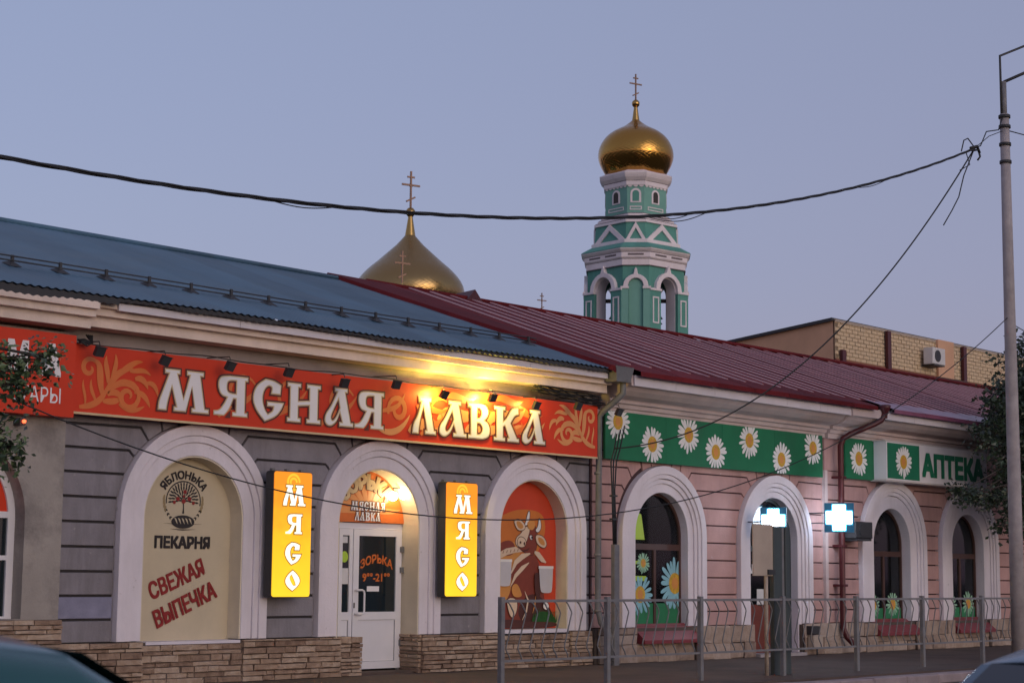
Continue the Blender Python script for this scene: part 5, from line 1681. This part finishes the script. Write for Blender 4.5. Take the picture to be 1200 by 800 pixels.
ch = empty('church', (93, 92, 0), 'church with large dull gold onion dome rising behind the roofs', 'church')
CX, CY = 91.7, 92.15
MB().box(CX-9, CX+9, CY-9, CY+9, 0, 15.5).build('body', 'tower_green', ch)
MB().lathe([(3.6,14.5),(3.6,20.2),(3.9,20.3),(3.9,20.5)], (CX,CY,0), 32).build('drum', 'tower_white', ch)
K = 15.8
prof = [(hw_/K, 22.14 + (340-v)/K) for v, hw_ in ((372,48),(366,54),(360,58.5),(354,61.5),(348,63.3),(342,63.6),(336,62.4),(330,59.5),(324,55),(318,49.5),(313,44),(308,38),(303,32.5),(298,27),(293,21.5),(288,16),(283,11.5),(279,8),(276.5,6))]
md = MB().lathe(prof, (CX,CY,0), 72, uv=True).build('dome', 'gold_dome_dull', ch)
MB().lathe([(.40,26.1),(.3,26.7),(.19,27.4),(.15,27.75)], (CX,CY,0), 14).build('neck', 'gold', md)
MB().lathe([(.001,27.5),(.2,27.58),(.34,27.78),(.36,27.9),(.34,28.02),(.2,28.2),(.001,28.26)], (CX,CY,0), 18).build('orb', 'gold', md)
ortho_cross(CX, CY, 28.2, 2.75, md)
for (x, y, zt, h) in ((83.5, 84.6, 23.0, 2.2), (98.3, 85.1, 22.05, 1.45)):
    k = MB().lathe([(.5,zt-h-3.2),(.9,zt-h-2.6),(1.0,zt-h-2.1),(.7,zt-h-1.2),(.2,zt-h-.4),(.06,zt-h+.05)], (x,y,0), 20).build('small_cupola', 'gold_dark', ch)
    MB().box(x-1.2, x+1.2, y-1.2, y+1.2, 0, zt-h-3.1).build('cupola_base', 'tower_white', ch)
    ortho_cross(x, y, zt-h, h, k, m='gold_cross')

# ================================================================ STREET FURNITURE
FY = 15.8
fence = empty('pedestrian_fence', (24, FY, 0), 'long grey steel pedestrian railing with bent bars along the kerb', 'fence')
px_ = [17.5 + 2.18*i for i in range(9)]
for x in px_:
    MB().rbox(x-.035, x+.035, FY-.035, FY+.035, -.03, 1.25, .008).build('post', 'grey_paint', fence)
bar = None
for i in range(len(px_)-1):
    a, b = px_[i]+.035, px_[i+1]-.035
    MB().box(a, b, FY-.016, FY+.016, 1.18, 1.215).build('top_rail', 'grey_paint', fence)
    MB().box(a, b, FY-.016, FY+.016, .415, .445).build('bottom_rail', 'grey_paint', fence)
    for j in range(9):
        x = a + (b-a)*(j+.5)/9
        if bar is None:
            bar = MB().tube([(x-.04,FY,1.19),(x+.01,FY,1.15),(x+.075,FY,1.06),(x+.085,FY,1.03),(x-.065,FY,.60),(x-.055,FY,.56),(x+.0,FY,.49),(x+.02,FY,.43)], .010, 6).build('bar', 'grey_paint', fence); b0 = x
        else:
            c = bar.copy(); col.objects.link(c); c.location = (x-b0, 0, 0)
rs = empty('road_sign', (23.85, 15.95, 0), 'beige rectangular road sign seen from behind on a slim post', 'sign')
MB().tube([(23.85,15.98,0),(23.85,15.98,2.2)], .032, 8).build('post', 'post_wood', rs)
MB().rbox(23.42, 23.96, 15.92, 15.94, 1.56, 2.36, .006).build('plate', 'board_beige', rs)
MB().box(23.80, 23.99, 15.895, 15.93, 1.58, 1.66).build('clamp', 'dark_metal', rs)
cb = empty('dark_cabinet', (24.3, 16.0, 0), 'tall dark green metal cabinet standing behind the railing before the pharmacy door', 'cabinet')
MB().rbox(24.06, 24.30, 15.97, 16.05, 0, 2.34, .01).build('column', 'cabinet_dark', cb)
MB().rbox(24.40, 24.53, 15.97, 16.05, 0, 2.34, .01).build('column', 'cabinet_dark', cb)
MB().box(24.302, 24.398, 16.0, 16.04, .03, 2.32).build('infill', 'grey_paint', cb)
for z in (1.2, 1.9): MB().box(24.531, 24.56, 15.99, 16.03, z, z+.06).build('hinge', 'dark_metal', cb)
rz_ = empty('cable_riser', (24.42, 19.55, 0), 'grey steel channel guarding cables at the foot of the building corner', 'cable riser')
MB().rbox(24.46, 24.60, 19.48, 19.56, 0.0, 2.08, .01).build('channel', 'grey_paint', rz_)
for i, dx in enumerate((0, .035, .075)):
    MB().tube([(24.49+dx,19.53,1.95),(24.48+dx,19.56,3.0),(24.50+dx*2,19.60,3.5),(24.62+dx*2,19.62,3.72),(24.66+dx*3,19.6,4.0+.08*i)], .014, 5).build('cable', 'black_cable', rz_)
for z in (2.5, 2.9): MB().box(24.46, 24.60, 19.53, 19.60, z, z+.03).build('strap', 'dark_metal', rz_)

# street lamp
PX, PY = 31.85, 15.72
lp = empty('street_lamp', (PX, PY, 0), 'tall grey tapered street lamp pole with angled bracket arms at right', 'street lamp')
MB().tube([(PX,PY,-.05),(PX,PY,3),(PX,PY,7),(PX,PY,10.5)], [.135,.125,.105,.088], 14).build('shaft', 'concrete', lp)
MB().tube([(PX,PY,10.3),(PX,PY,11.15)], .055, 10).build('upper_tube', 'grey_paint', lp)
MB().tube([(PX-.05,PY+.03,10.3),(PX-.06,PY+.03,11.66),(PX+1.6,PY-.75,12.5)], .026, 8).build('arm', 'dark_metal', lp)
MB().tube([(PX+.02,PY,11.15),(PX+1.6,PY-.7,11.98)], .03, 8).build('arm', 'dark_metal', lp)
MB().box(PX+1.5, PX+2.2, PY-1.1, PY-.75, 12.2, 12.4).build('lamp_head', 'dark_metal', lp)
for z in (10.45, 10.25, 9.9, 9.55):
    MB().lathe([(.10,-.03),(.115,-.03),(.115,.03),(.10,.03)], (PX,PY,z), 12).build('clamp_band', 'dark_metal', lp)

# ---------------------------------------------------------------- overhead cables (hanging between real points)
def hang(P0, P1, sag, n=40, jit=0.0, seed=1, skew=0.0):
    rnd = random.Random(seed)
    P0, P1 = Vector(P0), Vector(P1)
    o = []
    for i in range(n+1):
        t = i/n
        s_ = 4*t*(1-t)*(1 + skew*(t-.5))
        p = P0.lerp(P1, t); p.z -= sag*s_
        p.z += rnd.uniform(-jit, jit)
        o.append(p)
    return o
KN = Vector((30.55, 15.70, 9.58))
mb = MB()
for ph_ in (0, PI*2/3, PI*4/3):
    pts = []
    for i, p in enumerate(hang((8.39, 14.0, 5.19), KN, .94, 240)):
        q = i*0.33
        rr = .013
        pts.append(p + Vector((0, rr*math.cos(q+ph_), rr*math.sin(q+ph_))))
    mb.tube(pts, .0125, 5)
_h = hang((8.39, 14.0, 5.19), KN, .94, 240)
for a, b, d in ((118, 136, .10), (120, 131, .06), (40, 52, .05), (186, 200, .05)):
    mb.tube([_h[i] - Vector((0, 0, d*math.sin(PI*(i-a)/(b-a)))) for i in range(a, b+1)], .007, 5)
mb.build('overhead_cable_bundle', 'black_cable', None, 'thick twisted black overhead cable crossing the sky in front of the bell tower', 'cable')
mb = MB()
mb.tube(hang(KN, (24.6, 19.6, 3.74), 1.3, 50), .014, 6)
mb.tube([KN + Vector(v) for v in ((0,0,0),(-.22,.12,-.55),(-.28,.2,-.95),(-.36,.3,-1.2),(-.52,.4,-1.5))], .012, 5)
mb.build('overhead_cable', 'black_cable', None, 'black cable dropping from the sky knot to the building corner', 'cable')
mb = MB().tube(hang((10.63, 17.5, 3.60), (PX-.1, PY, 6.5), 2.56, 60), .009, 5)
mb.build('overhead_wire', 'black_cable', None, 'thin black wire sagging across both facades in front of the arches', 'wire')
mb = MB()
mb.tube([KN, KN+Vector((.25,0,.10)), KN+Vector((.5,0,.42)), KN+Vector((1.0,0,.55)), (PX-.1,PY,10.4)], .012, 5)
mb.tube([KN, KN+Vector((.6,0,.35)), (PX-.1,PY,10.15)], .008, 5)
mb.tube([KN+Vector((-.9,-.2,-.25)), KN+Vector((-.7,-.15,.0)), KN+Vector((-.35,-.05,.12)), KN+Vector((.0,0,.02))], .012, 5)
mb.tube([KN+Vector((-.3,-.05,-.1)), KN+Vector((-.05,0,-.05)), KN+Vector((.15,0,.0)), KN+Vector((.22,0,-.12)), KN+Vector((.12,0,-.2))], .02, 5)
mb.tube([KN+Vector((-.15,0,-.02)), KN+Vector((.1,0,.06)), KN+Vector((.2,0,-.05))], .03, 6)
mb.tube([KN+Vector((-.35,0,-.12)), KN+Vector((-.2,0,-.35)), KN+Vector((-.5,.05,-.5))], .01, 5)
mb.build('cable_knot', 'black_cable', None, 'tangled cable clamp hanging in the sky beside the street lamp', 'cable')
mb = MB()
mb.tube([(PX+.1,PY,10.2), (PX+.6,PY-.2,10.15), (PX+1.0,PY-.4,10.55), (PX+3,PY-1.2,11.6)], .012, 5)
mb.tube([(PX+.1,PY,6.4), (PX+3,PY-.5,5.6)], .009, 5)
mb.build('overhead_wire', 'black_cable', None, 'short thin wires leaving the street lamp at the right edge', 'wire')

# ================================================================ TREES
def tree(name, base, trunk_top, clumps, nleaf, size, label, mats, seed, limb_r=.05, spread=1.0):
    rnd = random.Random(seed)
    e = empty(name, base, label, 'tree')
    b = Vector(base); tt = Vector(trunk_top)
    t = MB().tube([b, b.lerp(tt, .4) + Vector((.06,-.04,0)), b.lerp(tt, .75) + Vector((-.05,.03,0)), tt], [.13, .10, .08, .05], 10)
    tr_ = t.build('trunk', 'bark', e)
    lm = MB()
    for c, r in clumps:
        c = Vector(c)
        s_ = b.lerp(tt, rnd.uniform(.6, .97))
        mid = s_.lerp(c, .5) + Vector((rnd.uniform(-.1,.1), rnd.uniform(-.1,.1), .18))
        lm.tube([s_, mid, c], [limb_r*.7, limb_r*.45, .008], 6)
        for k in range(5):
            d = Vector((rnd.gauss(0,1), rnd.gauss(0,1), rnd.gauss(0,.8))).normalized()*r*.8
            lm.tube([mid.lerp(c, rnd.uniform(.4,1)), c + d*.6, c + d], [.010,.006,.003], 4)
    lm.build('limbs', 'bark', tr_)
    tot = sum(r**2 for _, r in clumps)
    for mi, m in enumerate(mats):
        mb = MB()
        vs = []; fs = []
        for c, r in clumps:
            n = int(nleaf*r*r/tot/len(mats))
            # sprigs
            ns = max(4, n//14)
            for s_ in range(ns):
                d = Vector((rnd.gauss(0,1), rnd.gauss(0,1), rnd.gauss(0,1))).normalized()
                sp = Vector(c) + d*r*(rnd.random()**.45)*Vector((1,1,1)).length/1.732
                ax = (d + Vector((rnd.uniform(-.6,.6), rnd.uniform(-.6,.6), rnd.uniform(-.7,.3)))).normalized()
                for l in range(14):
                    p = sp + ax*rnd.uniform(-.5,.9)*size*3.0 + Vector((rnd.gauss(0,1), rnd.gauss(0,1), rnd.gauss(0,1)))*size*.9
                    u = Vector((rnd.gauss(0,1), rnd.gauss(0,1), rnd.gauss(0,.6)-.4)).normalized()
                    w2 = u.cross(Vector((rnd.gauss(0,1), rnd.gauss(0,1), rnd.gauss(0,1)))).normalized()
                    L = size*rnd.choice((.6,.8,1,1.15,1.5))*rnd.uniform(.8,1.2); W = L*rnd.uniform(.26,.42)
                    k = len(vs)
                    nn = u.cross(w2)*L*.12
                    vs += [p, p+u*L*.45+w2*W+nn, p+u*L, p+u*L*.45-w2*W+nn]
                    fs.append((k,k+1,k+2,k+3))
        mb.add(vs, fs)
        mb.build('crown', m, e, kind='stuff')
    return e
tree('street_tree', (38.6, 18.1, 0), (38.4, 18.1, 5.0),
     [((35.07,18.0,4.70),.13),((35.32,18.0,4.45),.17),((35.57,18.0,4.85),.20),((35.47,18.0,5.35),.12),((35.82,18.0,4.35),.22),((35.97,18.0,5.15),.26),((36.17,18.0,4.55),.28),((36.12,18.0,3.90),.24),((33.82,17.9,3.32),.05),((34.12,17.9,3.27),.08),((34.47,17.95,3.27),.10),((34.87,17.95,3.22),.10),((35.27,17.95,3.20),.13),((35.72,18.0,3.3),.19),((35.72,18.0,2.66),.09),((36.17,18.0,2.72),.15),
      ((36.52,18.0,5.55),.36),((36.52,18.0,3.2),.30),((36.57,18.0,4.6),.34),((36.92,18.1,5.1),.48),((37.02,18.1,3.8),.48),((36.92,18.0,2.6),.24),
      ((37.7,18.1,5.2),1.0),((37.9,18.1,3.8),1.0),((38.8,18.2,5.0),1.2),((39.4,18.1,3.9),1.1),((38.2,18.2,6.1),1.0)],
     26000, .088, 'dark green leafy tree behind the street lamp pole at right', ['leaf_dark', 'leaf_mid'], 5)
tree('street_tree', (7.3, 13.9, 0), (7.35, 13.9, 3.9),
     [((9.14,14.0,3.40),.19),((8.98,14.0,3.30),.19),((9.31,14.0,3.44),.09),((8.78,14.0,3.28),.20),((9.06,14.0,3.13),.10),((8.84,14.0,2.74),.11),((8.88,14.0,2.50),.12),((9.00,14.0,2.60),.07),((8.3,14.0,3.1),.34),((7.6,14.0,4.0),.8),((7.0,14.0,3.8),.9),((8.1,13.9,2.7),.4)],
     9500, .060, 'leafy branch of a street tree hanging over the red sign at the left edge', ['leaf_light', 'leaf_mid'], 9)

# ================================================================ CARS
def car(name, loc, rot, paint, label, zs=1.0):
    e = empty(name, (0,0,0), label, 'car', 'parked cars by the roadside')
    # stations: x, half width, sill z, belt z
    def loft(secs, smooth=True):
        mb = MB(); n = len(secs[0]); vs = []; fs = []
        for s_ in secs: vs += s_
        for i in range(len(secs)-1):
            for k in range(n-1):
                a = i*n+k
                fs.append((a, a+1, a+n+1, a+n))
        fs.append(tuple(range(n))); fs.append(tuple((len(secs)-1)*n+k for k in range(n))[::-1])
        mb.add(vs, fs, smooth)
        return mb
    def sec(x, hw, z0, z1, crown):
        pts = [(-hw*.90, z0), (-hw*.985, z0+.12), (-hw, z0+(z1-z0)*.55), (-hw*.97, z1-.06), (-hw*.90, z1), (-hw*.5, z1+crown*.8), (0, z1+crown), (hw*.5, z1+crown*.8), (hw*.90, z1), (hw*.97, z1-.06), (hw, z0+(z1-z0)*.55), (hw*.985, z0+.12), (hw*.90, z0)]
        return [(x, y, z) for y, z in pts]
    body = loft([sec(-2.08,.66,.34,.74,.0), sec(-2.0,.76,.24,.90,.02), sec(-1.8,.82,.20,.95,.03), sec(-1.0,.85,.18,.95,.02), sec(.2,.85,.18,.93,.02), sec(1.1,.84,.18,.90,.05), sec(1.7,.80,.20,.80,.07), sec(2.0,.72,.24,.70,.05), sec(2.12,.60,.32,.58,.0)])
    bd = body.build('body', paint, e)
    def gsec(x, hwb, hwt, zb, zt, crown):
        pts = [(-hwb, zb), (-hwb*.4-hwt*.6, zb+(zt-zb)*.62), (-hwt*1.02, zt-.05), (-hwt*.93, zt-.008), (-hwt*.6, zt+crown*.6), (0, zt+crown), (hwt*.6, zt+crown*.6), (hwt*.93, zt-.008), (hwt*1.02, zt-.05), (hwb*.4+hwt*.6, zb+(zt-zb)*.62), (hwb, zb)]
        return [(x, y, z) for y, z in pts]
    gh = loft([gsec(-1.78,.74,.70,.93,.96,.01), gsec(-1.42,.76,.64,.93,1.17,.02), gsec(-1.06,.77,.60,.92,1.355,.025), gsec(-.7,.77,.60,.92,1.405,.03), gsec(-.1,.77,.60,.92,1.42,.03), gsec(.30,.77,.60,.92,1.38,.03), gsec(.62,.77,.62,.92,1.22,.03), gsec(1.12,.76,.72,.90,.94,.03)])
    g = gh.build('cabin', paint, bd)
    def glass(p, name):
        MB().add(p, [tuple(range(len(p)))]).build(name, 'car_glass', g)
    for s_ in (-1, 1):
        y = lambda b, t: s_*(b + t)
        glass([(-1.25,s_*.782,.97),(-.32,s_*.782,.97),(-.32,s_*.668,1.30),(-.98,s_*.668,1.28)][::s_], 'side_window')
        glass([(-.26,s_*.782,.97),(.86,s_*.782,.96),(.36,s_*.668,1.29),(-.26,s_*.668,1.30)][::s_], 'side_window')
    glass([(-1.74,-.60,1.005),(-1.10,-.50,1.355),(-1.10,0,1.385),(-1.10,.50,1.355),(-1.74,.60,1.005),(-1.745,0,1.015)], 'rear_window')
    glass([(1.06,-.60,1.01),(1.06,0,1.03),(1.06,.60,1.01),(.38,.50,1.372),(.38,0,1.40),(.38,-.50,1.372)], 'windscreen')
    # demister frame seen in the rear glass
    df = MB()
    M_ = lambda u, t: (-1.10 - .64*t - .012, u*(.50+.10*t)*.9, 1.365 - .355*t + .012)
    for t in (.52, .62, .72, .82):
        df.tube([M_(-.8, t), M_(0, t), M_(.8, t)], .005, 4)
    df.tube([M_(-.8, .5), M_(-.8, .84)], .006, 4).tube([M_(.8, .5), M_(.8, .84)], .006, 4)
    df.build('demister_lines', 'ac_white', g)
    for x in (-1.3, 1.3):
        for s_ in (-1, 1):
            wv = MB().lathe([(.20,-.10),(.29,-.10),(.315,-.07),(.315,.07),(.29,.10),(.20,.10)], (0,0,0), 24).xform(Matrix.Translation((x, s_*.76, .315)) @ Matrix.Rotation(PI/2, 4, 'X'))
            wh_ = wv.build('wheel', 'rubber', bd)
            MB().lathe([(.001,-.06),(.10,-.085),(.20,-.09),(.20,.09),(.10,.085),(.001,.06)], (0,0,0), 20).xform(Matrix.Translation((x, s_*.76, .315)) @ Matrix.Rotation(PI/2, 4, 'X')).build('rim', 'rim', wh_)
    for s_ in (-1, 1):
        MB().box(-2.075, -1.99, min(s_*.50, s_*.74), max(s_*.50, s_*.74), .70, .86).build('tail_light', 'lamp_red', bd)
        MB().box(2.0, 2.11, min(s_*.42, s_*.64), max(s_*.42, s_*.64), .52, .64).build('headlight', 'ac_white', bd)
    e.location = loc
    e.rotation_euler = (0, 0, rot)
    e.scale = (1, 1, zs)
    return e
car('parked_car', (6.50, 2.26, -.14), 0, 'car_blue', 'blue grey car with rear window at the bottom right corner', 1.02)
car('parked_car', (1.76, 3.55, -.15), 0, 'car_teal', 'blurred dark teal car roof at the bottom left corner', 1.09)
